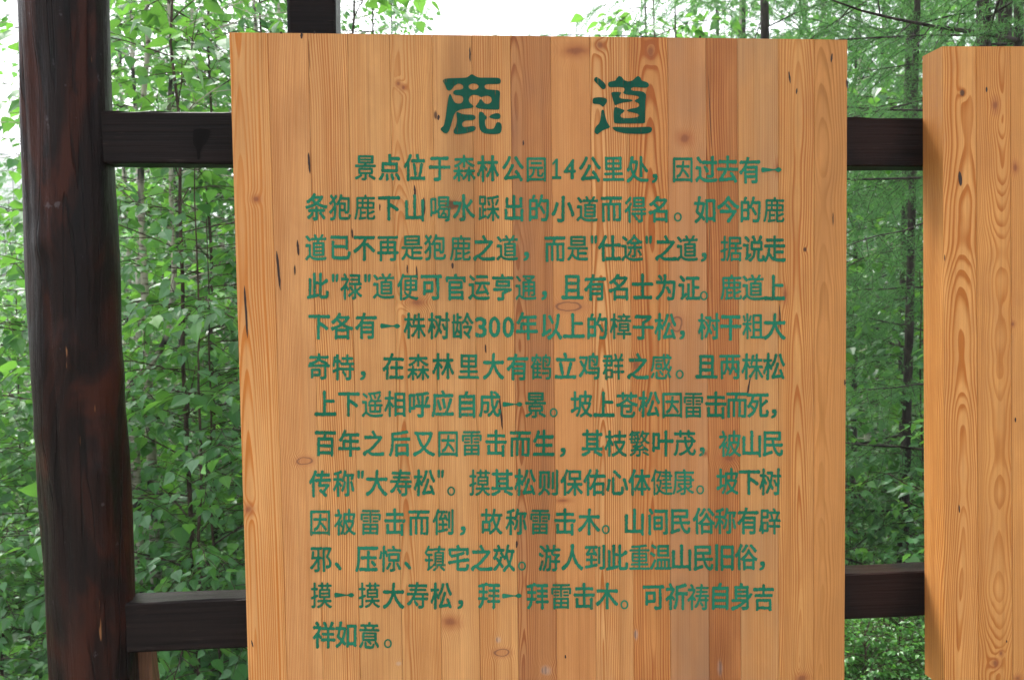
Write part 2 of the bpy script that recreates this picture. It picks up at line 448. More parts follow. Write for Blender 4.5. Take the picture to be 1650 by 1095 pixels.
EA = (0.60, 0.335, 0.150); LA = (0.40, 0.145, 0.036)
STY = [
    dict(cu=-0.020, d0=0.016, amp=0.014, fz=1.5, s=0.0042, contrast=1.0, late=(0.43, 0.14, 0.022), stain=(0.42, 0.17, 0.05), stain_amt=0.5, taper=0.02),
    dict(cu=0.35, d0=0.02, amp=0.01, s=0.0028, contrast=0.60, early=(0.549, 0.279, 0.106)),
    dict(cu=-0.085, d0=0.02, amp=0.03, fz=2.0, s=0.0040, contrast=0.80, wob=0.03),
    dict(cu=0.5, d0=0.03, s=0.0036, contrast=0.34, early=(0.510, 0.261, 0.095), stain_amt=0.3),
    dict(cu=-0.024, d0=0.026, amp=0.012, fz=2.6, s=0.0026, contrast=0.55, wav=0.0026, early=(0.519, 0.266, 0.095)),
    dict(cu=-0.45, d0=0.04, s=0.0036, contrast=0.36, early=(0.519, 0.266, 0.099)),
    dict(cu=-0.28, d0=0.02, amp=0.01, s=0.0038, contrast=0.75),
    dict(cu=-0.028, d0=0.018, amp=0.014, fz=3.2, s=0.0032, contrast=0.85, early=(0.412, 0.180, 0.065), late=(0.25, 0.075, 0.018), stain=(0.22, 0.10, 0.055), stain_amt=0.75, wav=0.0035),
    dict(cu=0.6, d0=0.03, s=0.0038, contrast=0.32, early=(0.490, 0.221, 0.076), stain=(0.34, 0.125, 0.042), stain_amt=0.6),
    dict(cu=-0.022, d0=0.016, amp=0.012, fz=1.7, s=0.0034, contrast=0.85, early=(0.559, 0.284, 0.106)),
    dict(cu=0.004, d0=0.022, amp=0.024, fz=1.9, s=0.0040, contrast=1.0, early=(0.470, 0.203, 0.062), late=(0.31, 0.085, 0.016), wav=0.0022),
    dict(cu=-0.5, d0=0.03, s=0.0036, contrast=0.34, early=(0.441, 0.207, 0.084), stain=(0.28, 0.15, 0.085), stain_amt=0.7),
    dict(cu=-0.05, d0=0.02, amp=0.02, fz=1.4, s=0.0040, contrast=0.95, early=(0.412, 0.167, 0.053), late=(0.26, 0.07, 0.016), stain=(0.24, 0.075, 0.02), stain_amt=0.85, wob=0.03),
    dict(cu=0.30, d0=0.02, s=0.0031, contrast=0.58, early=(0.490, 0.248, 0.087), stain=(0.32, 0.18, 0.095), stain_amt=0.45),
    dict(cu=0.004, d0=0.016, amp=0.010, fz=2.0, s=0.0034, contrast=0.85, early=(0.500, 0.239, 0.074), wav=0.002),
    dict(cu=-0.016, d0=0.022, amp=0.018, fz=2.8, s=0.0040, contrast=0.70, early=(0.470, 0.203, 0.059), late=(0.34, 0.135, 0.03), wav=0.0034, stain=(0.34, 0.15, 0.05), stain_amt=0.5),
]

board = empty('sign_board', tuple(P0 + NB * 0.0), PSI)
tag(board, 'broad light wooden board of upright planks with rows of green painted writing', 'sign')
Y_BOT = 1128.0
for i in range(16):
    off = float(rng.uniform(0, 0.0004))
    ytl = 52 + (SEAM_T[i] - 369) * 12 / 997.0; ytr = 52 + (SEAM_T[i + 1] - 369) * 12 / 997.0
    c = [onb(board_line_x(i, Y_BOT), Y_BOT), onb(board_line_x(i + 1, Y_BOT), Y_BOT), onb(SEAM_T[i + 1], ytr), onb(SEAM_T[i], ytl)]
    c = [np.array(q) for q in c]
    gap = 0.00012
    c[0][0] += gap; c[3][0] += gap; c[1][0] -= gap; c[2][0] -= gap
    org = np.array(((c[0][0] + c[1][0] + c[2][0] + c[3][0]) / 4, 1.35))
    V, F = box_quad(*[q - org for q in c], off, T_BOARD + off, 0.0009 if i not in (0, 15) else 0.0012)
    ks = []
    for (px, py, rx, ry, kd) in KNOTS:
        if board_line_x(i, py) <= px < board_line_x(i + 1, py):
            a, b = onb(px, py)
            ks.append((a - org[0], b - org[1], rx * 0.0012, ry * 0.0012, kd))
    st = dict(STY[i]); st['knots'] = ks[:3]; st['seed'] = 3.1 * i + 0.7
    o = link('plank', mesh_np('plank', V, F), wood_material('board wood', **st), board)
    o.location = (org[0], 0, org[1])

# dark pitch streaks and small splits on the face: x, y0, y1, width, drift (pixels)
STREAK = [(446, 404, 468, 5, 5), (394, 460, 545, 4.2, 4), (479, 386, 412, 4, 2), (475, 426, 444, 2.6, 0), (497, 246, 280, 4.5, 2), (486, 52, 63, 4.5, 0),
          (453, 51, 55, 4, 0), (507, 50, 55, 4, 0), (668, 298, 320, 4, 1), (683, 318, 352, 6, -2), (612, 328, 340, 2, 0), (567, 368, 384, 3, 1), (656, 426, 441, 2.5, 0),
          (671, 428, 452, 3, 1), (702, 440, 466, 3.5, 2), (729, 423, 433, 4, 0), (805, 640, 692, 3.6, 4), (782, 554, 569, 2.5, 1), (803, 767, 788, 3.5, 2),
          (833, 870, 882, 4, -1), (1341, 86, 101, 3.5, -2), (1364.5, 127, 143, 3, 0), (1361, 611, 621, 3, 0), (1342, 342, 364, 2, 0), (707, 185, 194, 4, -1),
          (843, 226, 235, 2.5, 0), (1284, 142, 152, 2.6, -1), (1141, 120, 240, 1.0, 4), (498, 64, 120, 0.6, 0), (1209, 606, 640, 3, -6), (1256, 490, 532, 2.4, 1),
          (757, 76, 100, 3, 0), (1128, 58, 62, 4, 0), (911, 1054, 1060, 3, 0), (1142, 340, 470, 0.9, 1), (405, 1030, 1042, 2.4, 3), (1271, 115, 135, 3, 2)]
for (x, y0, y1, w, dr) in STREAK:
    n = 9; L_, R_ = [], []
    for j in range(n):
        t = j / (n - 1); hw = w * 0.5 * (math.sin(math.pi * min(1, max(0.0, t))) ** 0.6 * 0.9 + 0.1) * random.uniform(0.75, 1.1)
        y = y0 + (y1 - y0) * t; xx = x + dr * t + random.uniform(-0.25, 0.25) + (y - y0) * 0.012
        L_.append(onb(xx - hw, y)); R_.append(onb(xx + hw, y))
    V = np.array([(p[0], -0.0006, p[1]) for p in L_ + R_]); i = np.arange(n - 1)
    F = np.stack([i + 1, i + 1 + n, i + n, i], -1)
    link('pitch_streak', mesh_np('pitch_streak', V, F), M['pitch'], board)

# ---- lettering -----------------------------------------------------------
def blur(a, s):
    r = int(3 * s + 1); k = np.exp(-0.5 * (np.arange(-r, r + 1) / s) ** 2); k /= k.sum()
    a = np.apply_along_axis(lambda m: np.convolve(m, k, 'same'), 0, a)
    return np.apply_along_axis(lambda m: np.convolve(m, k, 'same'), 1, a)

def contours(f, lv):
    """closed iso-lines of a 2-D field by marching squares; returns a list of (n,2) arrays in grid units"""
    H, Wd = f.shape; b = f > lv
    nxt = {}
    def ex(y, x): return ('h', y, x)     # crossing on the edge (y,x)-(y,x+1)
    def ey(y, x): return ('v', y, x)     # crossing on the edge (y,x)-(y+1,x)
    TB = {1: [(3, 0)], 2: [(0, 1)], 3: [(3, 1)], 4: [(1, 2)], 5: [(3, 0), (1, 2)], 6: [(0, 2)], 7: [(3, 2)], 8: [(2, 3)], 9: [(2, 0)],
          10: [(0, 1), (2, 3)], 11: [(2, 1)], 12: [(1, 3)], 13: [(1, 0)], 14: [(0, 3)]}
    code = b[:-1, :-1] * 1 + b[:-1, 1:] * 2 + b[1:, 1:] * 4 + b[1:, :-1] * 8
    for y, x in zip(*np.nonzero((code > 0) & (code < 15))):
        e = (ex(y, x), ey(y, x + 1), ex(y + 1, x), ey(y, x))
        for s, t in TB[int(code[y, x])]: nxt[e[s]] = e[t]
    def pt(e):
        k, y, x = e
        if k == 'h': return (x + (lv - f[y, x]) / (f[y, x + 1] - f[y, x]), y)
        return (x, y + (lv - f[y, x]) / (f[y + 1, x] - f[y, x]))
    out = []
    while nxt:
        s = next(iter(nxt)); lp = []; e = s
        while e in nxt:
            lp.append(pt(e)); e = nxt.pop(e)
        if len(lp) > 7: out.append(np.array(lp))
    return out

def thin(lp, tol):
    """drop points that lie on the line between kept neighbours"""
    keep = [lp[0]]; last = 0; n = len(lp)
    for i in range(1, n):
        a = keep[-1]; b = lp[(i + 1) % n]; d = b - a; L = np.hypot(*d) + 1e-9
        seg = lp[last + 1:i + 1] - a
        if np.max(np.abs(seg[:, 0] * d[1] - seg[:, 1] * d[0])) / L > tol or L > 14:
            keep.append(lp[i]); last = i
    return np.array(keep)

def fill(loops):
    """loops of 2-D points -> verts (n,2), triangles, via a filled 2-D curve"""
    cu = bpy.data.curves.new('fill', 'CURVE'); cu.dimensions = '2D'; cu.fill_mode = 'FRONT'
    for lp in loops:
        sp = cu.splines.new('POLY'); sp.points.add(len(lp) - 1); sp.use_cyclic_u = True
        sp.points.foreach_set('co', np.column_stack([lp, np.zeros(len(lp)), np.ones(len(lp))]).ravel())
    ob = bpy.data.objects.new('fill', cu); COL.objects.link(ob)
    dg = bpy.context.evaluated_depsgraph_get(); ev = ob.evaluated_get(dg); me = ev.to_mesh()
    me.calc_loop_triangles()
    V = np.empty(len(me.vertices) * 3, np.float32); me.vertices.foreach_get('co', V)
    Tr = np.empty(len(me.loop_triangles) * 3, np.int32); me.loop_triangles.foreach_get('vertices', Tr)
    ev.to_mesh_clear(); bpy.data.objects.remove(ob); bpy.data.curves.remove(cu)
    return V.reshape(-1, 3)[:, :2].astype(float), Tr.reshape(-1, 3)

def ellipse(x0, x1, y0, y1, n=20):
    t = np.linspace(0, 2 * np.pi, n, endpoint=False)
    return [((x0 + x1) / 2 + (x1 - x0) / 2 * math.cos(a), (y0 + y1) / 2 + (y1 - y0) / 2 * math.sin(a)) for a in t]
GN = 100
_txt = bpy.data.curves.new('glyph', 'FONT'); _txt.resolution_u = 4
_txo = bpy.data.objects.new('glyph', _txt); COL.objects.link(_txo)
GC = {}
def glyph(ch):
    """a character as a thick, round-ended stencil shape in an em box of -0.5..0.5"""
    if ch in GC: return GC[ch]
    if ch == '一':
        p = np.array([(-.5, -.1), (-.5, .1), (-.44, .15), (-.2, .10), (.1, .035), (.18, .05), (.32, .14), (.42, .11), (.5, 0), (.42, -.11), (.32, -.14), (.18, -.05), (.1, -.035), (-.2, -.1), (-.44, -.15)]) * (0.9, 0.62)
        GC[ch] = fill([p]); return GC[ch]
    if ch == '。':
        GC[ch] = fill([np.array(ellipse(-.5, .5, -.5, .5)), np.array(ellipse(-.29, .29, -.33, .33))]); return GC[ch]
    if ch == '1':
        GC[ch] = fill([np.array([(-.5, .27), (-.1, .5), (.12, .5), (.12, -.36), (.5, -.36), (.5, -.5), (-.5, -.5), (-.5, -.36), (-.16, -.36), (-.16, .3), (-.44, .15)])]); return GC[ch]
    _txt.body = ch
    dg = bpy.context.evaluated_depsgraph_get(); dg.update()
    ev = _txo.evaluated_get(dg); me = ev.to_mesh(); me.calc_loop_triangles()
    V = np.array([v.co[:2] for v in me.vertices]); Tr = np.array([t.vertices[:] for t in me.loop_triangles]); ev.to_mesh_clear()
    V = V - ((0.497, 0.383) if ord(ch) > 255 else (V.min(0) + V.max(0)) / 2)
    g = (np.arange(GN) + 0.5) / GN * 1.16 - 0.58
    m = np.zeros((GN, GN))
    for t in Tr:
        A, B, C = V[t]
        lo = np.searchsorted(g, V[t].min(0)); hi = np.searchsorted(g, V[t].max(0))
        if (hi <= lo).any(): continue
        X, Y = np.meshgrid(g[lo[0]:hi[0]], g[lo[1]:hi[1]])
        def cr(p, q): return (q[0] - p[0]) * (Y - p[1]) - (q[1] - p[1]) * (X - p[0])
        a, b, c = cr(A, B), cr(B, C), cr(C, A)
        m[lo[1]:hi[1], lo[0]:hi[0]] += ((a >= 0) & (b >= 0) & (c >= 0)) | ((a <= 0) & (b <= 0) & (c <= 0))
    m = np.clip(m, 0, 1); f = blur(m, 2.0) + blur(np.random.default_rng(ord(ch)).normal(0, 1, m.shape), 1.6) * 0.22 * (blur(m, 2.0) > 0.03)
    f = f - 0.55 * (blur(m, 5.0) - 0.40) * (blur(m, 2.0) > 0.02)   # strokes swell at their ends and pinch where they meet, as through a stencil
    lv = 0.20
    while lv < 0.42 and (f > lv).mean() > 0.36: lv += 0.02
    lps = [thin(l, 0.12) for l in contours(f, lv)]
    lps = [(l + 0.5) / GN * 1.16 - 0.58 for l in lps if len(l) > 4]
    GC[ch] = fill(lps); return GC[ch]

def lerp_x(n, xs): return xs
LINES = [
    ('景点位于森林公园14公里处，因过去有一', [589, 628, 668, 708, 748, 786, 826, 864, 897, 918, 950, 988, 1027, 1055, 1100, 1138, 1172, 1208, 1243], 269.5, 274),
    ('条狍鹿下山喝水踩出的小道而得名。如今的鹿', [510, 548, 588, 627, 668, 709, 747, 788, 828, 868, 907, 946, 985, 1024, 1062, 1092, 1136, 1173, 1209, 1247], 334, 338),
    ('道已不再是狍鹿之道，而是"仕途"之道，据说走', [509, 548, 587, 625, 664, 701, 742, 780, 817, 848, 894, 931, 957, 982, 1018, 1045, 1073, 1107, 1134, 1178, 1214, 1248], 398, 401),
    ('此"禄"道便可官运亨通，且有名士为证。鹿道上', [512, 540, 566, 592, 618, 657, 695, 734, 772, 810, 847, 877, 922, 959, 998, 1035, 1073, 1110, 1134, 1178, 1213, 1247], 461, 463.5),
    ('下各有一株树龄300年以上的樟子松，树干粗大', [514, 551, 590, 629, 668, 707, 745, 775, 797, 819, 849, 888, 924, 962, 1000, 1036, 1072, 1099, 1142, 1177, 1213, 1248], 525, 525.5),
    ('奇特，在森林里大有鹤立鸡群之感。且两株松', [514, 553, 585, 634, 674, 714, 755, 795, 834, 872, 911, 950, 988, 1028, 1065, 1095, 1138, 1176, 1212, 1247], 590.5, 589.5),
    ('上下遥相呼应自成一景。坡上苍松因雷击而死，', [524, 562, 600, 637, 675, 713, 752, 789, 826, 863, 892, 937, 973, 1010, 1046, 1083, 1117, 1153, 1187, 1221, 1247], 650, 651.5),
    ('百年之后又因雷击而生，其枝繁叶茂，被山民', [524, 563, 602, 644, 683, 722, 760, 799, 838, 876, 907, 954, 992, 1030, 1067, 1103, 1131, 1176, 1211, 1245], 713.5, 713.5),
    ('传称"大寿松"。摸其松则保佑心体健康。坡下树', [516, 554, 581, 607, 646, 684, 710, 727, 773, 809, 846, 884, 921, 958, 994, 1030, 1066, 1101, 1128, 1172, 1207, 1241], 778, 775),
    ('因被雷击而倒，故称雷击木。山间民俗称有辟', [516, 556, 597, 636, 675, 715, 746, 792, 832, 870, 910, 949, 976, 1022, 1060, 1096, 1134, 1169, 1205, 1240], 840, 838.5),
    ('邪、压惊、镇宅之效。游人到此重温山民旧俗，', [517, 545, 591, 629, 657, 701, 739, 776, 812, 841, 885, 922, 959, 994, 1030, 1064, 1098, 1133, 1167, 1202, 1228], 899, 896),
    ('摸一摸大寿松，拜一拜雷击木。可祈祷自身吉', [518, 555, 595, 634, 673, 711, 742, 788, 825, 866, 904, 941, 978, 1006, 1053, 1090, 1125, 1160, 1195, 1230], 957.5, 960.5),
    ('祥如意。', [522, 558, 595, 625], 1022, 1023)]
PUNCT = {'，': (10, 15, 14), '。': (13, 15, 13), '、': (11, 13, 12), '"': (11, 14, -14)}   # target box in pixels and drop below the line's middle
DIG = {'1': (15, 33), '4': (20, 33), '3': (19, 34), '0': (19, 34)}
PT = [paint_material('green sign paint', (0.005, 0.105, 0.056), (0.016, 0.165, 0.096)),
      paint_material('green title paint', (0.002, 0.052, 0.032), (0.004, 0.072, 0.045))]
def face_mesh(name, parts, mat, k):
    V = np.concatenate([p[0] for p in parts]); n = 0; F = []
    for p in parts: F.append(p[1] + n); n += len(p[0])
    W3 = np.array([(a, -k, b) for a, b in (onb(x, y) for x, y in V)])
    F = np.concatenate(F)
    A, B, C = W3[F[:, 0]], W3[F[:, 1]], W3[F[:, 2]]
    flip = ((B[:, 0] - A[:, 0]) * (C[:, 2] - A[:, 2]) - (B[:, 2] - A[:, 2]) * (C[:, 0] - A[:, 0])) < 0
    F[flip] = F[flip][:, ::-1]
    return link(name, mesh_np(name, W3, F), mat, board)

for (txt, xs, yl, yr) in LINES:
    for ch, x in zip(txt, xs):
        y = yl + (yr - yl) * (x - 510) / 735.0
        V, Tr = glyph(ch)
        V = V.copy()
        if ch in PUNCT or ch in DIG:
            lo, hi = V.min(0), V.max(0); w, h = (PUNCT[ch][:2] if ch in PUNCT else DIG[ch])
            V = (V - (lo + hi) / 2) / (hi - lo) * (w, h)
            if ch in PUNCT: y = y + PUNCT[ch][2]
            else: y = y + 1
        else:
            V = V * (36.5 * random.uniform(0.98, 1.02), 44.5 * random.uniform(0.98, 1.02))
        th = random.uniform(-0.015, 0.015)
        V = V @ np.array([[math.cos(th), math.sin(th)], [-math.sin(th), math.cos(th)]])
        V = np.column_stack([x + V[:, 0], y - V[:, 1] + random.uniform(-0.7, 0.7)])
        face_mesh('character', [(V, Tr)], PT[0], 0.0011)
bpy.data.objects.remove(_txo); bpy.data.curves.remove(_txt)

def chaikin(p, n=2):
    p = np.array(p, float)
    for _ in range(n):
        q = np.roll(p, -1, 0); p = np.stack([p * .78 + q * .22, p * .22 + q * .78], 1).reshape(-1, 2)
    return p
TITLE = [((695, 110), [
    [(172,200),(195,165),(300,155),(450,152),(545,148),(590,112),(625,93),(660,115),(720,148),(850,148),(1020,148),(1058,165),(1068,200),(1058,238),(1020,246),(900,246),(840,250),(818,272),(820,305),(850,330),(950,333),(1030,340),(1058,370),(1045,500),(1045,630),(1020,640),(850,632),(720,622),(670,592),(710,550),(740,490),(762,468),(785,500),(820,545),(870,552),(910,535),(930,490),(915,445),(870,425),(810,432),(765,450),(720,425),(660,408),(600,425),(568,480),(585,530),(640,575),(652,592),(620,612),(520,625),(430,640),(370,680),(340,740),(300,880),(275,960),(240,1005),(190,995),(140,945),(150,915),(190,890),(215,780),(240,600),(260,450),(285,388),(310,425),(330,480),(365,535),(420,548),(470,538),(492,480),(480,435),(440,420),(380,418),(335,400),(335,360),(370,335),(450,333),(490,315),(490,270),(440,240),(390,245),(345,285),(310,335),(275,352),(240,335),(215,270)],
    ellipse(570, 725, 237, 335),
    [(380,690),(400,672),(440,690),(500,712),(640,715),(680,740),(675,785),(640,800),(530,802),(480,830),(470,870),(490,905),(560,900),(640,885),(685,905),(680,950),(620,980),(480,1010),(370,1018),(340,990),(345,950),(380,890),(395,800)],
    [(725,690),(755,665),(800,685),(815,715),(850,745),(850,775),(820,800),(825,870),(850,930),(900,938),(960,930),(985,870),(1005,830),(1050,832),(1080,870),(1080,950),(1060,1000),(1000,1015),(830,1010),(760,970),(730,900)],
    [(880,748),(930,710),(1000,690),(1050,700),(1065,740),(1050,780),(990,785),(920,772)]]),
  ((940, 110), [
    [(160,180),(175,145),(205,135),(250,165),(320,225),(345,265),(340,310),(310,330),(275,315),(230,260),(170,205)],
    [(142,480),(160,455),(250,447),(340,460),(368,495),(350,540),(300,605),(270,570),(230,552),(150,550),(140,520)],
    [(275,640),(315,640),(325,700),(360,830),(405,890),(405,915),(350,935),(290,960),(250,990),(215,1020),(180,1005),(165,965),(190,895),(245,850),(268,750)],
    [(435,915),(470,900),(650,910),(850,908),(1010,898),(1050,915),(1055,950),(1030,990),(960,1008),(800,1012),(620,1000),(490,970)],
    [(375,250),(385,220),(420,205),(490,195),(515,150),(550,118),(590,140),(620,185),(680,208),(750,195),(790,155),(835,118),(880,150),(890,195),(960,210),(1000,235),(1005,275),(975,305),(880,300),(780,292),(735,305),(730,330),(760,350),(900,355),(960,395),(960,460),(950,480),(950,830),(930,850),(700,850),(490,852),(465,830),(462,680),(475,610),(495,595),(560,620),(620,640),(632,655),(615,680),(570,710),(565,745),(600,765),(700,770),(820,755),(862,730),(830,700),(740,680),(652,652),(720,625),(830,605),(862,570),(840,535),(785,515),(790,490),(840,470),(855,450),(830,430),(740,415),(650,408),(605,385),(620,355),(638,325),(615,300),(540,290),(420,298),(385,285)],
    [(420,365),(575,365),(580,390),(550,430),(560,465),(640,475),(740,482),(760,500),(740,515),(640,525),(560,540),(510,565),(485,575),(465,530),(440,440)]])]
for (ox, oy), loops in TITLE:
    V, Tr = fill([chaikin(l) / 9.523 for l in loops])
    face_mesh('title_character', [(V + (ox, oy), Tr)], PT[1], 0.0011)

# ---- second board to the right ---------------------------------------------
board2 = empty('sign_board', tuple(P0), PSI)
tag(board2, 'blank golden wooden board with bold arched grain and a pale sawn side edge', 'sign')
SEAM2_T = [1519, 1573, 1628, 1690, 1752, 1815, 1877, 1940, 2003, 2065, 2128, 2190]
SEAM2_B = [1522, 1577, 1632, 1693, 1755, 1817, 1879, 1942, 2004, 2066, 2128, 2190]
STY2 = [dict(cu=0.004, d0=0.030, amp=0.034, fz=2.0, s=0.0040, contrast=1.0, early=(0.568, 0.266, 0.080), late=(0.37, 0.115, 0.016), wav=0.003, wob=0.03, taper=0.035, stain_amt=0.15),
        dict(cu=0.012, d0=0.034, amp=0.030, fz=2.4, s=0.0036, contrast=0.85, early=(0.519, 0.239, 0.068), late=(0.36, 0.115, 0.018), wav=0.004, wob=0.03, taper=-0.03, stain_amt=0.15),
        dict(cu=0.4, d0=0.03, s=0.004, contrast=0.4, early=(0.519, 0.239, 0.068))]
K2 = [(1551, 150, 5, 6, 1), (1636, 270, 5, 10, 0), (1632, 522, 4, 5, 0), (1604, 1068, 7, 8, 0), (1613, 1052, 4, 5, 0), (1640, 1092, 8, 7, 0), (1636, 78, 5, 5, 0), (1604, 170, 7, 12, 0)]
YB2 = 1110.0
for i in range(11):
    c = [np.array(onb(SEAM2_B[i], YB2)), np.array(onb(SEAM2_B[i + 1], YB2)), np.array(onb(SEAM2_T[i + 1], 74.5)), np.array(onb(SEAM2_T[i], 74.5))]
    c[0][0] += 0.00012; c[3][0] += 0.00012; c[1][0] -= 0.00012; c[2][0] -= 0.00012
    org = np.array((np.mean([q[0] for q in c]), 1.35)); off = float(rng.uniform(0, 0.0004))
    V, F = box_quad(*[q - org for q in c], off, 0.078 + off, 0.0014)
    ks = []
    for (px, py, rx, ry, kd) in K2:
        if SEAM2_T[i] <= px < SEAM2_T[i + 1]:
            a, b = onb(px, py); ks.append((a - org[0], b - org[1], rx * 0.0012, ry * 0.0012, kd))
    st = dict(STY2[min(i, 2)]) if i < 3 else dict(STY[(i * 5) % 16]); st['knots'] = ks[:3]; st['seed'] = 60 + 2.3 * i
    o = link('plank', mesh_np('plank', V, F), wood_material('second board wood', **st), board2)
    o.location = (org[0], 0, org[1])
for (x, y0, y1, w, dr) in [(1546, 276, 300, 6, 2), (1589.5, 140, 149, 3, 0), (1545, 812, 826, 2.4, 1), (1636, 672, 680, 2.5, 0), (1522, 410, 421, 1.6, 0), (1622, 1030, 1035, 2, 0)]:
    n = 9; L_, R_ = [], []
    for j in range(n):
        t = j / (n - 1); hw = w * 0.5 * (math.sin(math.pi * t) ** 0.6 * 0.9 + 0.1); y = y0 + (y1 - y0) * t
        L_.append(onb(x + dr * t - hw, y)); R_.append(onb(x + dr * t + hw, y))
    V = np.array([(p[0], -0.0006, p[1]) for p in L_ + R_]); i = np.arange(n - 1)
    link('pitch_streak', mesh_np('pitch_streak', V, np.stack([i + 1, i + 1 + n, i + n, i], -1)), M['pitch'], board2)

# ---- the frame: log post, rails, square post, brace ------------------------
frame = empty('sign_stand', tuple(P0), PSI)
tag(frame, 'dark stained timber stand of round log post and square rails carrying the boards', 'stand')
KR = T_BOARD + 0.003               # rails lie flat against the backs of the boards

def rail(px0, px1, top, bot, depth):
    """front-face top and bottom edges as ((x,y),(x,y)) pixels; a squared beam with worn arrises"""
    def edge(e, x): (xa, ya), (xb, yb) = e; return ya + (yb - ya) * (x - xa) / (xb - xa)
    n = 60; xs = np.linspace(px0, px1, n)
    ring = []
    r = np.random.default_rng(int(top[0][1]))
    for x in xs:
        at, bt = onb(x, edge(top, x), KR); ab, bb = onb(x, edge(bot, x), KR)
        a = (at + ab) / 2; e = 0.0035; j = r.normal(0, 0.0006, 8)
        ring.append([(a, KR, bb + e + j[0]), (a, KR, bt - e + j[1]), (a, KR + e, bt + j[2]), (a, KR + depth - e, bt + j[3]),
                     (a, KR + depth, bt - e), (a, KR + depth, bb + e), (a, KR + depth - e, bb + j[4]), (a, KR + e, bb + j[5])])
    V = np.array(ring); c = V.mean((0, 1)); V = (V - c).reshape(-1, 3); m = 8
    i = np.arange(n - 1)[:, None] * m; j = np.arange(m)[None]; j2 = (j + 1) % m
    F = np.stack([i + j, i + m + j, i + m + j2, i + j2], -1).reshape(-1, 4)
    V = np.concatenate([V, [V[:m].mean(0), V[-m:].mean(0)]]); e0 = len(V) - 2
    jj = np.arange(m); F3 = np.concatenate([np.stack([np.full(m, e0), jj, (jj + 1) % m], -1), np.stack([np.full(m, e0 + 1), (n - 1) * m + (jj + 1) % m, (n - 1) * m + jj], -1)])
    o = link('rail', mesh_np('rail', V, [F, F3]), M['timber'], frame); o.location = c
    return o
rail(110, 2195, ((175, 178.5), (1487, 190.0)), ((175, 263), (1487, 268.5)), 0.068)
rail(130, 2195, ((215, 971), (1487, 919.5)), ((215, 1051.5), (1487, 992.5)), 0.066)

def log_post():
    cl = [(-300, 103 - 14, 66), (0, 103, 65.5), (150, 108.5, 64), (300, 114, 65.5), (450, 118.5, 67), (600, 124, 66.5), (720, 135, 67), (850, 142, 66.5), (960, 147, 66.5), (1095, 153, 64), (1500, 176, 67), (1850, 195, 70)]
    ys = np.array([c[0] for c in cl], float)
    kz = KR + 0.034
    py = np.linspace(-420, 1800, 300); cx = np.interp(py, ys, [c[1] for c in cl]); rr = np.interp(py, ys, [c[2] for c in cl])
    k = np.ones(15) / 15
    cx = np.convolve(np.pad(cx, 7, 'edge'), k, 'valid'); rr = np.convolve(np.pad(rr, 7, 'edge'), k, 'valid')
    n = 72; th = np.linspace(0, 2 * np.pi, n, endpoint=False)
    P = np.array([onb(x, y, kz) for x, y in zip(cx, py)]); dpt = 1.5 * 0 + 1.9
    R_ = rr / FPX * 1.915
    rg = np.random.default_rng(4)
    Z = P[:, 1]
    D = np.zeros((len(Z), n))
    for _ in range(26):
        a = rg.integers(1, 7); f = rg.uniform(0.6, 6); p = rg.uniform(0, 6.28, 2)
        D += np.sin(a * th[None] + p[0] + 0.6 * np.sin(Z[:, None] * 2)) * np.sin(Z[:, None] * f * 3 + p[1]) * 0.0007
    for _ in range(60):    # flutes left by the drawknife
        a = rg.uniform(0, 6.28); w = rg.uniform(0.05, 0.16); zc = rg.uniform(0.4, 2.5); zl = rg.uniform(0.05, 0.35)
        dt = (th[None] - a + np.pi) % (2 * np.pi) - np.pi
        D -= 0.0022 * np.exp(-(dt / w) ** 2) * np.exp(-((Z[:, None] - zc) / zl) ** 2)
    for (a, zc, zl, w, dp) in [(-0.62, 2.05, 0.20, 0.035, 0.016), (-1.75, 1.15, 0.35, 0.02, 0.004), (-1.35, 1.02, 0.25, 0.02, 0.005), (-2.0, 1.8, 0.25, 0.02, 0.003)]:
        dt = (th[None] - a + np.pi) % (2 * np.pi) - np.pi
        D -= dp * np.exp(-(dt / w) ** 2) * np.exp(-((Z[:, None] - zc) / zl) ** 4)
    for (a, zc, s_, h) in [(-0.25, 1.36, 0.04, 0.007), (-1.9, 1.62, 0.03, 0.005), (-0.9, 1.17, 0.02, 0.004), (-1.5, 1.42, 0.03, 0.004), (-2.4, 1.25, 0.03, 0.004)]:
        dt = (th[None] - a + np.pi) % (2 * np.pi) - np.pi
        D += h * np.exp(-(dt * 0.08 / s_) ** 2 - ((Z[:, None] - zc) / s_) ** 2)
    rad = R_[:, None] + D
    V = np.stack([P[:, 0:1] + rad * np.cos(th), kz + rad * np.sin(th), np.broadcast_to(Z[:, None], rad.shape)], -1).reshape(-1, 3)
    c0 = np.array((P[150, 0], kz, 0)); V = V - c0
    m = len(Z); i = np.arange(m - 1)[:, None] * n; j = np.arange(n)[None]; j2 = (j + 1) % n
    F = np.stack([i + j2, i + j, i + n + j, i + n + j2], -1).reshape(-1, 4)
    V = np.concatenate([V, [V[:n].mean(0)]])
    F3 = np.stack([np.full(n, len(V) - 1), np.arange(n), (np.arange(n) + 1) % n], -1)
    o = link('log_post', mesh_np('log_post', V, [F, F3], True), M['log'], frame); o.location = c0
log_post()

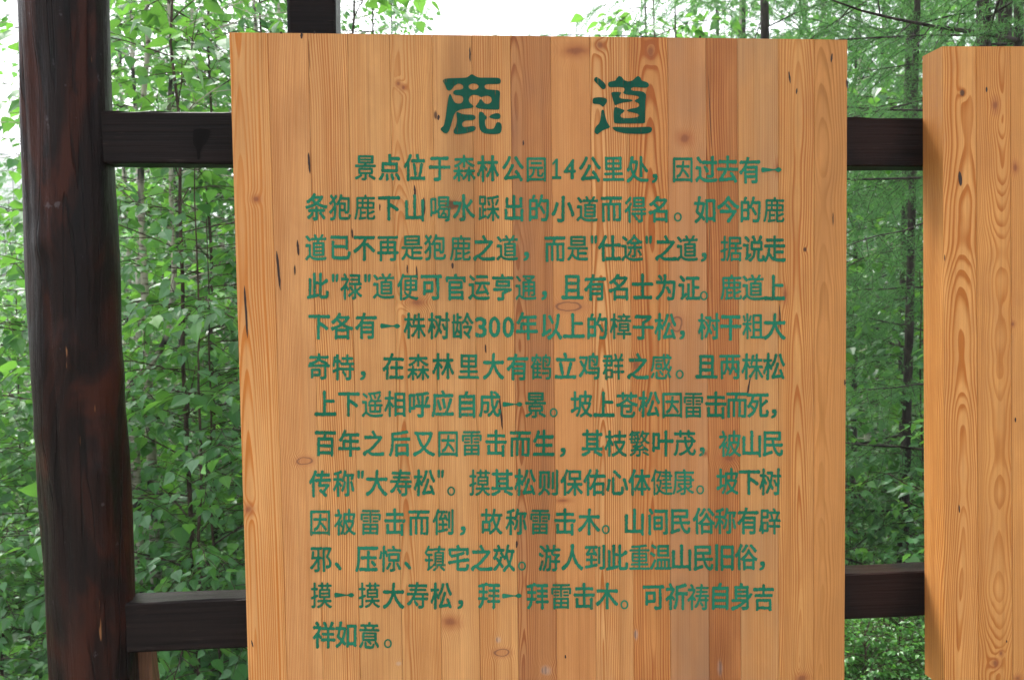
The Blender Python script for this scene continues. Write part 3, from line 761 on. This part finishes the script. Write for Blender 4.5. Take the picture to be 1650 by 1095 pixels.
def squared_post(name, p_top, p_bot, k0, w, d, z0, z1, mat):
    """upright of w x d metres; pixel of its top and bottom middle gives the lean"""
    a1, b1 = onb(*p_top, k0); a0, b0 = onb(*p_bot, k0)
    zs = np.linspace(z0, z1, 24); ring = []; r = np.random.default_rng(int(p_top[0]))
    for z in zs:
        a = a0 + (a1 - a0) * (z - b0) / (b1 - b0); e = 0.006; h = w / 2; j = r.normal(0, 0.0008, 8)
        ring.append([(a - h + e, k0 + j[0], z), (a + h - e, k0 + j[1], z), (a + h + j[2], k0 + e, z), (a + h + j[3], k0 + d - e, z), (a + h - e, k0 + d, z), (a - h + e, k0 + d, z), (a - h + j[4], k0 + d - e, z), (a - h + j[5], k0 + e, z)])
    V = np.array(ring); c = np.array((V[..., 0].mean(), k0, 0)); V = (V - c).reshape(-1, 3); m = 8; n = len(zs)
    i = np.arange(n - 1)[:, None] * m; j = np.arange(m)[None]; j2 = (j + 1) % m
    F = np.stack([i + j, i + j2, i + m + j2, i + m + j], -1).reshape(-1, 4)
    V = np.concatenate([V, [V[:m].mean(0), V[-m:].mean(0)]]); jj = np.arange(m); e0 = len(V) - 2
    F3 = np.concatenate([np.stack([np.full(m, e0), (jj + 1) % m, jj], -1), np.stack([np.full(m, e0 + 1), (n - 1) * m + jj, (n - 1) * m + (jj + 1) % m], -1)])
    o = link(name, mesh_np(name, V, [F, F3]), mat, frame); o.location = c
squared_post('square_post', (502, 20), (525, 1000), KR + 0.070, 0.098, 0.09, 0.0, 2.93, M['timber'])
M['brown_timber'] = wood_material('brown weathered timber', cu=0.2, s=0.006, contrast=0.6, early=(0.17, 0.085, 0.045), late=(0.09, 0.038, 0.02), stain=(0.06, 0.03, 0.02), stain_amt=0.5, seed=91)
squared_post('brace', (222, 1053), (226, 1095), KR + 0.072, 0.05, 0.05, 0.0, 0.84, M['brown_timber'])

# goblet-shaped damp mark on the upper rail
g = [(312, 207), (340, 208), (337, 222), (330, 233), (323, 240), (322, 258), (318, 258), (317, 240), (311, 232), (311, 218)]
V, Tr = fill([chaikin(g, 2)])
W3 = np.array([(a, KR - 0.0016, b) for a, b in (onb(x, y, KR - 0.0016) for x, y in V)])
M['damp'] = plain('damp mark', (0.0030, 0.0020, 0.0020), 0.6, 0.07)
link('damp_mark', mesh_np('damp_mark', W3, Tr), M['damp'], frame)
# ---- unseen plank roof, inferred from darker upper timbers, added to shade the boards ---------------------------------------
def roof():
    m = dark = M['timber']
    a0, a1 = -1.35, 2.15; z_r, z_e = 3.06, 2.84; run = 0.60
    def slab(p, q, w, th, name):   # board from p to q (local a,k,z), w along a, thickness th upward
        p = np.array(p, float); q = np.array(q, float); d = q - p; d /= np.linalg.norm(d)
        up = np.cross(np.array((1.0, 0, 0)), d); up *= np.sign(up[2]); h = np.array((w / 2, 0, 0))
        V = np.array([p - h, p + h, q + h, q - h, p - h + up * th, p + h + up * th, q + h + up * th, q - h + up * th])
        c = V.mean(0); F = np.array([(0, 3, 2, 1), (4, 5, 6, 7), (0, 1, 5, 4), (1, 2, 6, 5), (2, 3, 7, 6), (3, 0, 4, 7)])
        o = link(name, mesh_np(name, V - c, F), m, frame); o.location = c
    kc = KR + 0.035; n = 18; w = (a1 - a0) / n
    for i in range(n):
        a = a0 + (i + 0.5) * w
        slab((a, kc - run, z_e), (a, kc, z_r), w - 0.004, 0.022, 'unseen_roof_plank')
        slab((a, kc + run, z_e), (a, kc, z_r), w - 0.004, 0.022, 'unseen_roof_plank')
    for (k, z) in ((kc - 0.30, z_r - 0.165), (kc + 0.30, z_r - 0.165), (kc, z_r - 0.06)):
        V, F = tube(np.array([(a0 + 0.05, k, z), (a1 - 0.05, k, z)]), 0.045, 10)
        link('unseen_purlin', mesh_np('unseen_purlin', V, F, True), M['log'], frame)
roof()

# ------------------------------------------------------------------ vegetation
def leaf_tpl(half, tip=-0.10, fold=0.07):
    """outline from half-widths (x, y) along a midrib; folded a little along it, tip bent down; fans from the midrib"""
    k = len(half); V = [(0, 0, 0)] + [(x, y, fold * y * 2.4 + tip * x * x) for x, y in half] + [(1, 0, tip)] + [(x, -y, fold * y * 2.4 + tip * x * x) for x, y in half[::-1]] + [(0.42, 0, tip * 0.15)]
    n = len(V) - 1
    return np.array(V), np.array([(n, (i + 1) % n, i) for i in range(n)])
LEAF_HI = leaf_tpl([(.05, .20), (.18, .345), (.36, .36), (.60, .235), (.82, .085)])
LEAF_LO = leaf_tpl([(.14, .30), (.40, .35), (.72, .14)], -0.08)

def unit(v): return v / (np.linalg.norm(v, axis=-1, keepdims=True) + 1e-9)

def leaves(pos, axis, nrm, size, tpl):
    T, F = tpl
    ax = unit(axis); nb = unit(np.cross(nrm, ax)); nn = np.cross(ax, nb)
    V = pos[:, None] + size[:, None, None] * (T[None, :, 0:1] * ax[:, None] + T[None, :, 1:2] * nb[:, None] + T[None, :, 2:3] * nn[:, None])
    n = len(T)
    return V.reshape(-1, 3), (np.arange(len(pos))[:, None, None] * n + F[None]).reshape(-1, F.shape[1])

def curve(p, d, L, n, bend, r, wob=0.06):
    """a branch path starting at p along d, bending by the vector bend over its length"""
    t = np.linspace(0, 1, n)[:, None]
    return p + d * L * t + np.asarray(bend) * L * t * t + np.cumsum(r.normal(0, wob * L / n, (n, 3)), 0) * (t > 0)

def grow(seed, H, r0, crown0, nl, limb, leaf, tw_step, lf_step, tpl=LEAF_HI, up=0.5, droop=-0.25, twl=0.35, sway=0.05, sides=7):
    """a broad-leaved tree or sapling: (wood mesh, crown mesh)"""
    r = np.random.default_rng(seed); wood = Acc(); LP, LA_, LN, LS = [], [], [], []
    tz = np.linspace(0, 1, 14)
    tp = np.stack([np.cumsum(r.normal(0, sway * H / 14, 14)), np.cumsum(r.normal(0, sway * H / 14, 14)), tz * H], -1); tp[0] = 0
    wood.add(*tube(tp, r0 * (1 - 0.93 * tz) + 0.002, sides))
    def strew(path, f0, size):
        L = np.linalg.norm(np.diff(path, axis=0), axis=1).sum(); n = max(2, int(L * (1 - f0) / lf_step))
        t = np.linspace(f0, 1, n) * (len(path) - 1); i = np.minimum(t.astype(int), len(path) - 2)
        p = path[i] + (path[i + 1] - path[i]) * (t - i)[:, None]; d = unit(path[i + 1] - path[i])
        side = np.cross(d, (0, 0, 1.0)); side *= np.where(np.arange(n) % 2, 1, -1)[:, None]
        ax = d * 0.5 + side * r.uniform(0.4, 1.0, (n, 1)) + r.normal(0, 0.3, (n, 3)) + np.array((0, 0, -0.45))
        nm = np.array((0, 0, 1.0)) + r.normal(0, 0.38, (n, 3))
        LP.append(p + unit(ax) * 0.018); LA_.append(ax); LN.append(nm); LS.append(size * r.uniform(0.4, 1.15, n))
    for k in range(nl):
        t = crown0 + (1 - crown0) * (k + r.uniform(0, 0.9)) / nl
        q = t * 13; i = min(int(q), 12); p = tp[i] + (tp[i + 1] - tp[i]) * (q - i)
        az = k * 2.4 + r.uniform(-0.5, 0.5); L = limb * ((1 - t) ** 0.55 * 0.9 + 0.14) * r.uniform(0.65, 1.15)
        d = unit(np.array((math.cos(az), math.sin(az), up * r.uniform(0.5, 1.5))))
        lp = curve(p, d, L, 8, (0, 0, droop), r)
        rb = max(0.003, r0 * (1 - 0.93 * t) * 0.5)
        wood.add(*tube(lp, np.linspace(rb, 0.0016, 8), 5))
        nt = max(3, int(L / tw_step))
        for j in range(nt):
            s = 0.18 + 0.80 * (j + r.uniform(0, 0.8)) / nt; q = s * 7; i = min(int(q), 6); p2 = lp[i] + (lp[i + 1] - lp[i]) * (q - i)
            dd = unit(lp[i + 1] - lp[i]); sd = np.cross(dd, (0, 0, 1.0)) * (1 if j % 2 else -1)
            d2 = unit(dd * 0.7 + sd * r.uniform(0.4, 1.1) + r.normal(0, 0.3, 3))
            l2 = twl * L ** 0.5 * (1.15 - s) * r.uniform(0.7, 1.3) + 0.06
            tpth = curve(p2, d2, l2, 5, (0, 0, droop * 0.8), r)
            wood.add(*tube(tpth, np.linspace(0.0022, 0.0009, 5), 3))
            strew(tpth, 0.12, leaf)
        strew(lp, 0.5, leaf)
    V, F = leaves(np.concatenate(LP), np.concatenate(LA_), np.concatenate(LN), np.concatenate(LS), tpl)
    return wood.mesh('trunk'), mesh_np('crown', V, F, False)

def grow_larch(seed, H, r0, crown0, nl, limb, tuft=0.022, needles=8, nlen=0.027, nwid=0.0030):
    r = np.random.default_rng(seed); wood = Acc(); TP, TD = [], []
    tz = np.linspace(0, 1, 14)
    tp = np.stack([np.cumsum(r.normal(0, 0.012 * H / 3, 14)) * 0.3, np.cumsum(r.normal(0, 0.012 * H / 3, 14)) * 0.3, tz * H], -1); tp[0] = 0
    wood.add(*tube(tp, r0 * (1 - 0.95 * tz) + 0.002, 9))
    for k in range(nl):
        t = crown0 + (1 - crown0) * (k + r.uniform(0, 0.9)) / nl
        q = t * 13; i = min(int(q), 12); p = tp[i] + (tp[i + 1] - tp[i]) * (q - i)
        az = k * 2.4 + r.uniform(-0.6, 0.6); L = limb * ((1 - t) ** 0.7 * 0.9 + 0.10) * r.uniform(0.6, 1.2)
        d = unit(np.array((math.cos(az), math.sin(az), r.uniform(-0.1, 0.35))))
        lp = curve(p, d, L, 9, (0, 0, -0.12), r, 0.04)
        wood.add(*tube(lp, np.linspace(max(0.003, r0 * (1 - t) * 0.22), 0.0012, 9), 5))
        nt = max(5, int(L / 0.048))
        for j in range(nt):
            s = 0.12 + 0.86 * (j + r.uniform(0, 0.8)) / nt; q = s * 8; i = min(int(q), 7); p2 = lp[i] + (lp[i + 1] - lp[i]) * (q - i)
            dd = unit(lp[i + 1] - lp[i]); sd = np.cross(dd, (0, 0, 1.0)) * (1 if j % 2 else -1)
            d2 = unit(dd * 0.6 + sd * r.uniform(0.3, 1.0) + np.array((0, 0, -0.35)) + r.normal(0, 0.25, 3))
            l2 = (0.16 + 0.26 * L ** 0.5 * (1.1 - s)) * r.uniform(0.6, 1.3)
            tpth = curve(p2, d2, l2, 6, (0, 0, -0.25), r)
            wood.add(*tube(tpth, np.linspace(0.0020, 0.0008, 6), 3))
            n = max(3, int(l2 / tuft)); tt = np.linspace(0.06, 1, n) * 5; ii = np.minimum(tt.astype(int), 4)
            TP.append(tpth[ii] + (tpth[ii + 1] - tpth[ii]) * (tt - ii)[:, None]); TD.append(unit(tpth[ii + 1] - tpth[ii]))
    P = np.repeat(np.concatenate(TP), needles, 0); D = np.repeat(np.concatenate(TD), needles, 0); n = len(P)
    ax = unit(D * 0.55 + r.normal(0, 0.75, (n, 3))); sd = unit(np.cross(ax, r.normal(0, 1, (n, 3))))
    Ln = nlen * r.uniform(0.7, 1.2, (n, 1))
    V = np.stack([P - sd * nwid / 2, P + sd * nwid / 2, P + ax * Ln], 1).reshape(-1, 3)
    return wood.mesh('trunk'), mesh_np('crown', V, np.arange(n * 3).reshape(-1, 3))

class Kind:
    def __init__(s, name, wood, crown, mw, mc): s.name, s.w, s.c, s.mw, s.mc = name, wood, crown, mw, mc
def plant(kind, x, y, label, cat, group=None, rz=0.0, sc=1.0, sz=None, lean=(0, 0), dz=-0.04):
    e = empty(kind.name, (x, y, float(ground_z(x, y)) + dz)); e.rotation_euler = (lean[0], lean[1], rz)
    e.scale = (sc, sc, sc if sz is None else sz)
    link('trunk', kind.w, kind.mw, e); link('crown', kind.c, kind.mc, e)
    return tag(e, label, cat, group)

def where(px):
    if px < 70: return 'beyond the outer side of the log post', 'outside the log post'
    if px < 400: return 'between log post and lettered board', 'between post and lettered board'
    if px < 1360: return 'standing behind the lettered board', 'behind the lettered board'
    if px < 1500: return 'between lettered and blank board', 'between the two boards'
    return 'standing behind the blank board', 'behind the blank board'

def colx(px, D): return (px - 825.0) / FPX * D

SAP = [Kind('birch_sapling', *grow(11, 4.2, 0.010, 0.06, 38, 0.95, 0.082, 0.085, 0.038), M['twig'], M['leaf']),
       Kind('birch_sapling', *grow(12, 4.0, 0.009, 0.05, 36, 0.90, 0.078, 0.08, 0.040), M['twig'], M['leaf']),
       Kind('alder_sapling', *grow(13, 3.0, 0.009, 0.04, 32, 0.95, 0.076, 0.085, 0.036, up=0.3), M['twig'], M['leaf_dark'])]
BIRCH = [Kind('birch_tree', *grow(21, 9.0, 0.042, 0.10, 64, 1.9, 0.078, 0.105, 0.042, LEAF_LO, sway=0.03), M['birch'], M['leaf_far']),
         Kind('birch_tree', *grow(22, 8.0, 0.038, 0.10, 58, 1.7, 0.074, 0.10, 0.042, LEAF_LO, sway=0.04), M['birch'], M['leaf_far']),
         Kind('alder_tree', *grow(23, 6.5, 0.030, 0.04, 64, 1.6, 0.080, 0.09, 0.038, LEAF_LO, sway=0.03), M['bark'], M['leaf_dark'])]
LARCH = [Kind('larch_tree', *grow_larch(31, 9.5, 0.070, 0.08, 80, 1.9, tuft=0.03, needles=7, nlen=0.034, nwid=0.007), M['bark'], M['needle']),
         Kind('larch_tree', *grow_larch(32, 7.5, 0.050, 0.06, 70, 1.7, tuft=0.017, needles=9, nlen=0.027, nwid=0.0028), M['bark'], M['needle']),
         Kind('larch_tree', *grow_larch(34, 6.3, 0.045, 0.36, 56, 2.0, tuft=0.016, needles=9, nlen=0.028, nwid=0.0026), M['bark'], M['needle']),
         Kind('larch_tree', *grow_larch(35, 9.5, 0.060, 0.30, 64, 1.9, tuft=0.03, needles=7, nlen=0.034, nwid=0.007), M['bark'], M['needle'])]
SHRUB = [Kind('leafy_shrub', *grow(41, 1.5, 0.012, 0.05, 26, 0.75, 0.052, 0.075, 0.030, LEAF_LO, up=0.8), M['twig'], M['leaf_dark']),
         Kind('leafy_shrub', *grow(42, 1.3, 0.012, 0.04, 26, 0.70, 0.048, 0.070, 0.028, LEAF_LO, up=0.8), M['twig'], M['leaf']),
         Kind('small_leaved_bush', *grow(43, 1.0, 0.012, 0.04, 40, 0.80, 0.034, 0.055, 0.016, LEAF_LO, up=0.9, twl=0.35), M['twig'], M['bush'])]

G_SAP = 'young birches close behind the stand'
for n, (px, D, H, k, rz) in enumerate([(285, 3.9, 4.3, 0, 0.3), (185, 4.5, 4.4, 1, 1.7), (350, 4.6, 4.6, 0, 2.9), (130, 4.7, 4.3, 1, 4.0), (420, 4.5, 4.4, 1, 5.1), (560, 4.3, 4.4, 0, 0.9),
        (625, 5.0, 4.7, 1, 2.2), (1340, 5.0, 3.6, 0, 1.1), (1570, 5.2, 3.8, 1, 3.3), (1080, 5.6, 4.9, 0, 4.4), (20, 5.6, 3.3, 1, 0.4), (1700, 5.2, 4.0, 0, 2.0), (-130, 5.0, 3.6, 0, 1.5)]):
    s0 = (4.2, 4.0)[k]
    plant(SAP[k], colx(px, D), D, 'slender near birch sapling with broad fresh leaves ' + where(px)[0], 'sapling', 'birch saplings ' + where(px)[1], rz, H / s0)
for n, (px, D, sc, rz) in enumerate([(305, 3.5, 0.78, 0.2), (60, 5.0, 0.95, 1.3), (-20, 4.4, 0.85, 2.6), (340, 3.7, 0.72, 3.9), (160, 5.6, 1.05, 5.0), (1375, 4.6, 0.55, 0.8), (1500, 4.6, 0.8, 2.4), (480, 4.0, 0.8, 1.0), (1340, 5.4, 0.95, 4.2), (1800, 4.6, 0.9, 0.1), (-160, 4.2, 0.9, 3.0)]):
    plant(SAP[2], colx(px, D), D, 'low dark green alder sapling ' + where(px)[0], 'sapling', 'alder saplings ' + where(px)[1], rz, sc)
for n in range(46):
    px = -160 + 2150 * ((n * 0.618) % 1.0); D = 3.1 + 5.5 * ((n * 0.377) % 1.0)
    k = n % 2
    if 1330 < px < 1530 and D < 4.2: D += 2.2
    plant(SHRUB[k], colx(px, D), D, ('dark green undergrowth shrub ', 'fresh green undergrowth shrub ')[k] + where(px)[0], 'shrub', ('dark shrubs ', 'fresh shrubs ')[k] + where(px)[1], n * 1.9, 0.8 + 0.5 * ((n * 0.23) % 1.0))
for n, (px, D, sc) in enumerate([(1395, 3.0, 0.52), (1450, 3.1, 0.55), (1510, 3.0, 0.5), (1330, 3.1, 0.55), (1425, 3.4, 0.62), (1485, 3.5, 0.62)]):
    plant(SHRUB[2], colx(px, D), D, 'dense small-leaved bright green bush below the rail between the boards', 'bush', 'small-leaved bushes between the boards', n * 2.2, sc)

# mid and far trees
for n, (px, D, k, sc) in enumerate([(90, 8.5, 2, 0.55), (190, 9.5, 1, 1.05), (300, 8.0, 2, 1.05), (380, 10.0, 0, 1.0), (470, 8.5, 1, 0.95), (560, 9.5, 0, 0.95), (650, 8.5, 2, 0.85), (1090, 9.0, 2, 1.0),
        (1180, 8.5, 1, 0.95), (1290, 9.5, 0, 1.0), (1370, 8.0, 2, 1.0), (1400, 10.5, 1, 1.1), (1540, 9.0, 2, 1.1), (1650, 8.5, 0, 1.0), (1760, 9.0, 1, 1.0), (10, 11.0, 2, 0.58), (760, 10.0, 2, 0.75), (900, 11.5, 2, 0.85), (990, 10.0, 2, 0.8),
        (185, 11.5, 2, 0.80), (250, 12.5, 2, 0.85), (330, 11.0, 2, 0.80), (395, 13.0, 2, 0.9), (60, 13.0, 2, 0.62), (130, 10.5, 2, 0.72), (1410, 12.0, 2, 0.95), (1480, 13.5, 2, 1.0), (-60, 10, 2, 0.6), (245, 7.2, 1, 0.85), (335, 7.6, 0, 0.80), (445, 7.2, 1, 0.85), (575, 7.6, 0, 0.80)]):
    plant(BIRCH[k], colx(px, D), D, ('pale-barked birch in the middle distance, ', 'bushy dark alder in the middle distance, ')[k // 2] + where(px)[0], 'tree', ('birches ', 'alders ')[k // 2] + where(px)[1], n * 2.7, sc)
for n, (px, D, k, sc) in enumerate([(1610, 4.2, 1, 0.95), (1460, 6.4, 3, 0.85), (1590, 3.7, 2, 1.0), (1240, 5.0, 2, 1.05), (407, 12.0, 0, 0.95), (1200, 6.6, 1, 0.85), (1740, 6.0, 0, 1.0), (1163, 13.0, 0, 1.0), (1330, 12.5, 0, 1.15), (1515, 12.0, 0, 1.2), (640, 14.0, 1, 1.1), (520, 15, 0, 1.1),
        (130, 14.0, 1, 0.9), (320, 17.0, 0, 1.1), (860, 17, 1, 1.05), (930, 19.0, 0, 0.95), (750, 18.0, 0, 0.80), (1050, 16.0, 0, 1.0), (1420, 15.0, 0, 1.2), (1600, 16, 0, 1.3), (-40, 15, 1, 0.7), (30, 19, 1, 0.75), (1800, 14, 0, 1.2), (-150, 12, 1, 0.8)]):
    plant(LARCH[k], colx(px, D), D, ('feathery near larch ' if D < 7 else 'feathery larch with dark straight trunk ' if D < 13.5 else 'far larch paled by mist ') + where(px)[0], 'tree', ('near larches ' if D < 7 else 'larches ' if D < 13.5 else 'far larches ') + where(px)[1], n * 1.37, sc)
for n in range(22):
    px = -250 + 2300 * ((n * 0.618 + 0.11) % 1.0); D = 20 + 14 * ((n * 0.37) % 1.0); k = n % 3
    sc = 0.9 + 0.5 * ((n * 0.71) % 1.0)
    if 640 < px < 1050 or px < 120: sc *= 0.72
    plant(BIRCH[k], colx(px, D), D, ('far light green birch paled by mist ', 'far bushy alder paled by mist ')[k // 2] + where(px)[0], 'tree', ('far birches ', 'far alders ')[k // 2] + where(px)[1], n * 2.1, sc)

# trees of the wood on the other side of the path, behind the viewer
for n, (x, y, k) in enumerate([(-6, -9, 0), (-1.5, -12, 1), (3.5, -11, 0), (8, -9, 1)]):
    plant(BIRCH[k], x, y, 'birch standing across the path, facing the boards', 'tree', 'birches across the path', n * 2.0, 1.2)

# the pale birch with a daub of yellow paint, and its crooked neighbour
def bent_trunk(name, pts, D, rad, label, larch=False, cat='tree'):
    P = []
    for (px, py) in pts:
        r_ = ray(px, py); P.append(CAMP + r_ * (D / r_[1]))
    P = np.array(P); t = np.linspace(0, len(P) - 1, 40); i = np.minimum(t.astype(int), len(P) - 2)
    Q = P[i] + (P[i + 1] - P[i]) * (t - i)[:, None]
    Q = np.stack([np.convolve(np.pad(Q[:, c], 3, 'edge'), np.ones(7) / 7, 'valid') for c in range(3)], -1)
    base = np.array((Q[0, 0], Q[0, 1], float(ground_z(Q[0, 0], Q[0, 1])) - 0.05))
    Q = np.concatenate([np.linspace(base, Q[0], 6)[:-1], Q]) - base
    e = empty(name, tuple(base)); r = np.random.default_rng(int(D * 10))
    link('trunk', mesh_np('trunk', *tube(Q, np.linspace(rad * 1.25, rad * 0.55, len(Q)) * r.uniform(0.92, 1.08, len(Q)), 10), True), M['bark'] if larch else M['birch'], e)
    w2, c2 = grow(int(D * 7), 3.2, rad * 0.5, 0.05, 22, 1.3, 0.06, 0.12, 0.045, LEAF_LO)
    if larch: w2, c2 = grow_larch(int(D * 9), 3.0, rad * 0.5, 0.05, 26, 1.1)
    for me, mt, nm in ((w2, M['bark'] if larch else M['birch'], 'limb'), (c2, M['needle'] if larch else M['leaf_far'], 'crown')):
        o = link(nm, me, mt, e); o.location = Q[-1]
    tag(e, label, cat); return e, base, Q
e, b, Q = bent_trunk('birch_tree', [(246, 760), (241, 680), (238, 600), (235, 500), (229, 380), (226, 260), (232, 140)], 4.4, 0.021, 'pale birch trunk daubed with yellow paint, growing behind the log post')
r_ = ray(242, 663); p = CAMP + r_ * (4.4 / r_[1]) - b
th = np.linspace(-1.9, -1.1, 7); zs = np.linspace(-0.055, 0.055, 6); rg = np.random.default_rng(3)
V = np.array([(p[0] + 0.0262 * math.cos(a + 0.25 * math.sin(z * 60)), p[1] + 0.0262 * math.sin(a), p[2] + z * (1 - 0.3 * abs(a + 1.5))) for z in zs for a in th])
i = np.arange(5)[:, None] * 7 + np.arange(6)[None]
M['yellow'] = plain('yellow paint', (0.75, 0.52, 0.02), 0.6)
link('paint_mark', mesh_np('paint_mark', V, np.stack([i, i + 1, i + 8, i + 7], -1).reshape(-1, 4), True), M['yellow'], e)
bent_trunk('birch_tree', [(219, 770), (216, 715), (212, 665), (207, 625), (219, 602), (240, 592), (262, 560), (275, 520)], 4.3, 0.021, 'crooked black and white birch trunk beside the yellow-daubed birch')
bent_trunk('larch_tree', [(1446, 1060), (1455, 905), (1460, 700), (1466, 510), (1470, 300), (1475, 120), (1480, -60)], 4.5, 0.024, 'slim dark larch trunk rising in the gap between the two boards', True)
def bough():
    P = []
    for (px, py, D) in [(1640, 66, 3.62), (1600, 56, 3.5), (1541, 48, 3.3), (1500, 42, 3.25), (1440, 30, 3.2), (1390, 18, 3.15), (1345, 2, 3.1), (1300, -20, 3.1)]:
        r_ = ray(px, py); P.append(CAMP + r_ * (D / r_[1]))
    P = np.array(P); A = Acc(); A.add(*tube(P, [0.011, 0.009, 0.0075, 0.006, 0.005, 0.004, 0.003, 0.002], 7))
    for (px, py, D, qx, qy) in [(1541, 48, 3.3, 1550, 8), (1418, 25, 3.18, 1414, -10), (1470, 36, 3.22, 1440, 62), (1500, 42, 3.25, 1470, 84), (1520, 45, 3.28, 1505, 80), (1370, 12, 3.13, 1345, 40)]:
        a = ray(px, py); b_ = ray(qx, qy); A.add(*tube(np.array([CAMP + a * (D / a[1]), CAMP + (a + b_) / 2 * (D / a[1]), CAMP + b_ * ((D - 0.1) / b_[1])]), [0.003, 0.002, 0.0012], 5))
    base = np.array((colx(1640, 3.62), 3.62, float(ground_z(colx(1640, 3.62), 3.62)) - 0.05))
    e = empty('larch_tree', tuple(base))
    me = A.mesh('bough'); me.transform(Matrix.Translation(tuple(-base))); link('bough', me, M['bark'], e)
    top = P[0] - base; T_ = np.stack([np.linspace(0, top[0], 8), np.linspace(0, top[1], 8), np.linspace(0, top[2] + 0.9, 8)], -1)
    link('trunk', mesh_np('trunk', *tube(T_, np.linspace(0.035, 0.012, 8), 9), True), M['bark'], e)
    w2, c2 = grow_larch(77, 2.6, 0.012, 0.03, 26, 1.3, tuft=0.016, needles=8)
    for me, mt, nm in ((w2, M['bark'], 'limb'), (c2, M['needle'], 'crown')):
        o = link(nm, me, mt, e); o.location = T_[-1]
    tag(e, 'young larch with one long bare dark bough above the blank board', 'tree')
bough()

# ground cover
def ground_cover():
    r = np.random.default_rng(77); n = 9000
    y = 3.5 + 15 * r.uniform(0, 1, n) ** 1.3; x = r.uniform(-1, 1, n) * (0.72 * y + 1.2)
    h = r.uniform(0.05, 0.42, n); z = ground_z(x, y)
    k = 7; P = np.repeat(np.stack([x, y, z + h], -1), k, 0); N = n * k
    P = P + r.normal(0, 1, (N, 3)) * np.array((0.06, 0.06, 0.05)); ax = r.normal(0, 1, (N, 3)) * np.array((1, 1, 0.4)); nm = np.array((0, 0, 1.0)) + r.normal(0, 0.35, (N, 3))
    V, F = leaves(P, ax, nm, r.uniform(0.03, 0.075, N), LEAF_LO)
    tag(link('ground_cover', mesh_np('ground_cover', V, F), M['leaf_dark']), 'low leafy ground cover over the slope behind the stand', 'plants', kind='stuff')
ground_cover()
#HAZE
HZ = bpy.data.materials.new('forest haze'); HZ.use_nodes = True; HZ.node_tree.nodes.clear()
ho = HZ.node_tree.nodes.new('ShaderNodeOutputMaterial'); hv = HZ.node_tree.nodes.new('ShaderNodeVolumePrincipled')
hv.inputs['Color'].default_value = (0.93, 0.97, 1.0, 1); hv.inputs['Density'].default_value = 0.0028
HZ.node_tree.links.new(hv.outputs[0], ho.inputs['Volume'])
q = np.array([(x, y, z) for z in (-9.0, 64.0) for x, y in ((-660, -160), (300, -160), (300, 560), (-660, 560))], float)
tag(link('haze', mesh_np('haze', q, np.array([(3, 2, 1, 0), (4, 5, 6, 7), (0, 1, 5, 4), (1, 2, 6, 5), (2, 3, 7, 6), (3, 0, 4, 7)])), HZ), 'thin pale mist hanging in the wood', 'haze', kind='stuff')
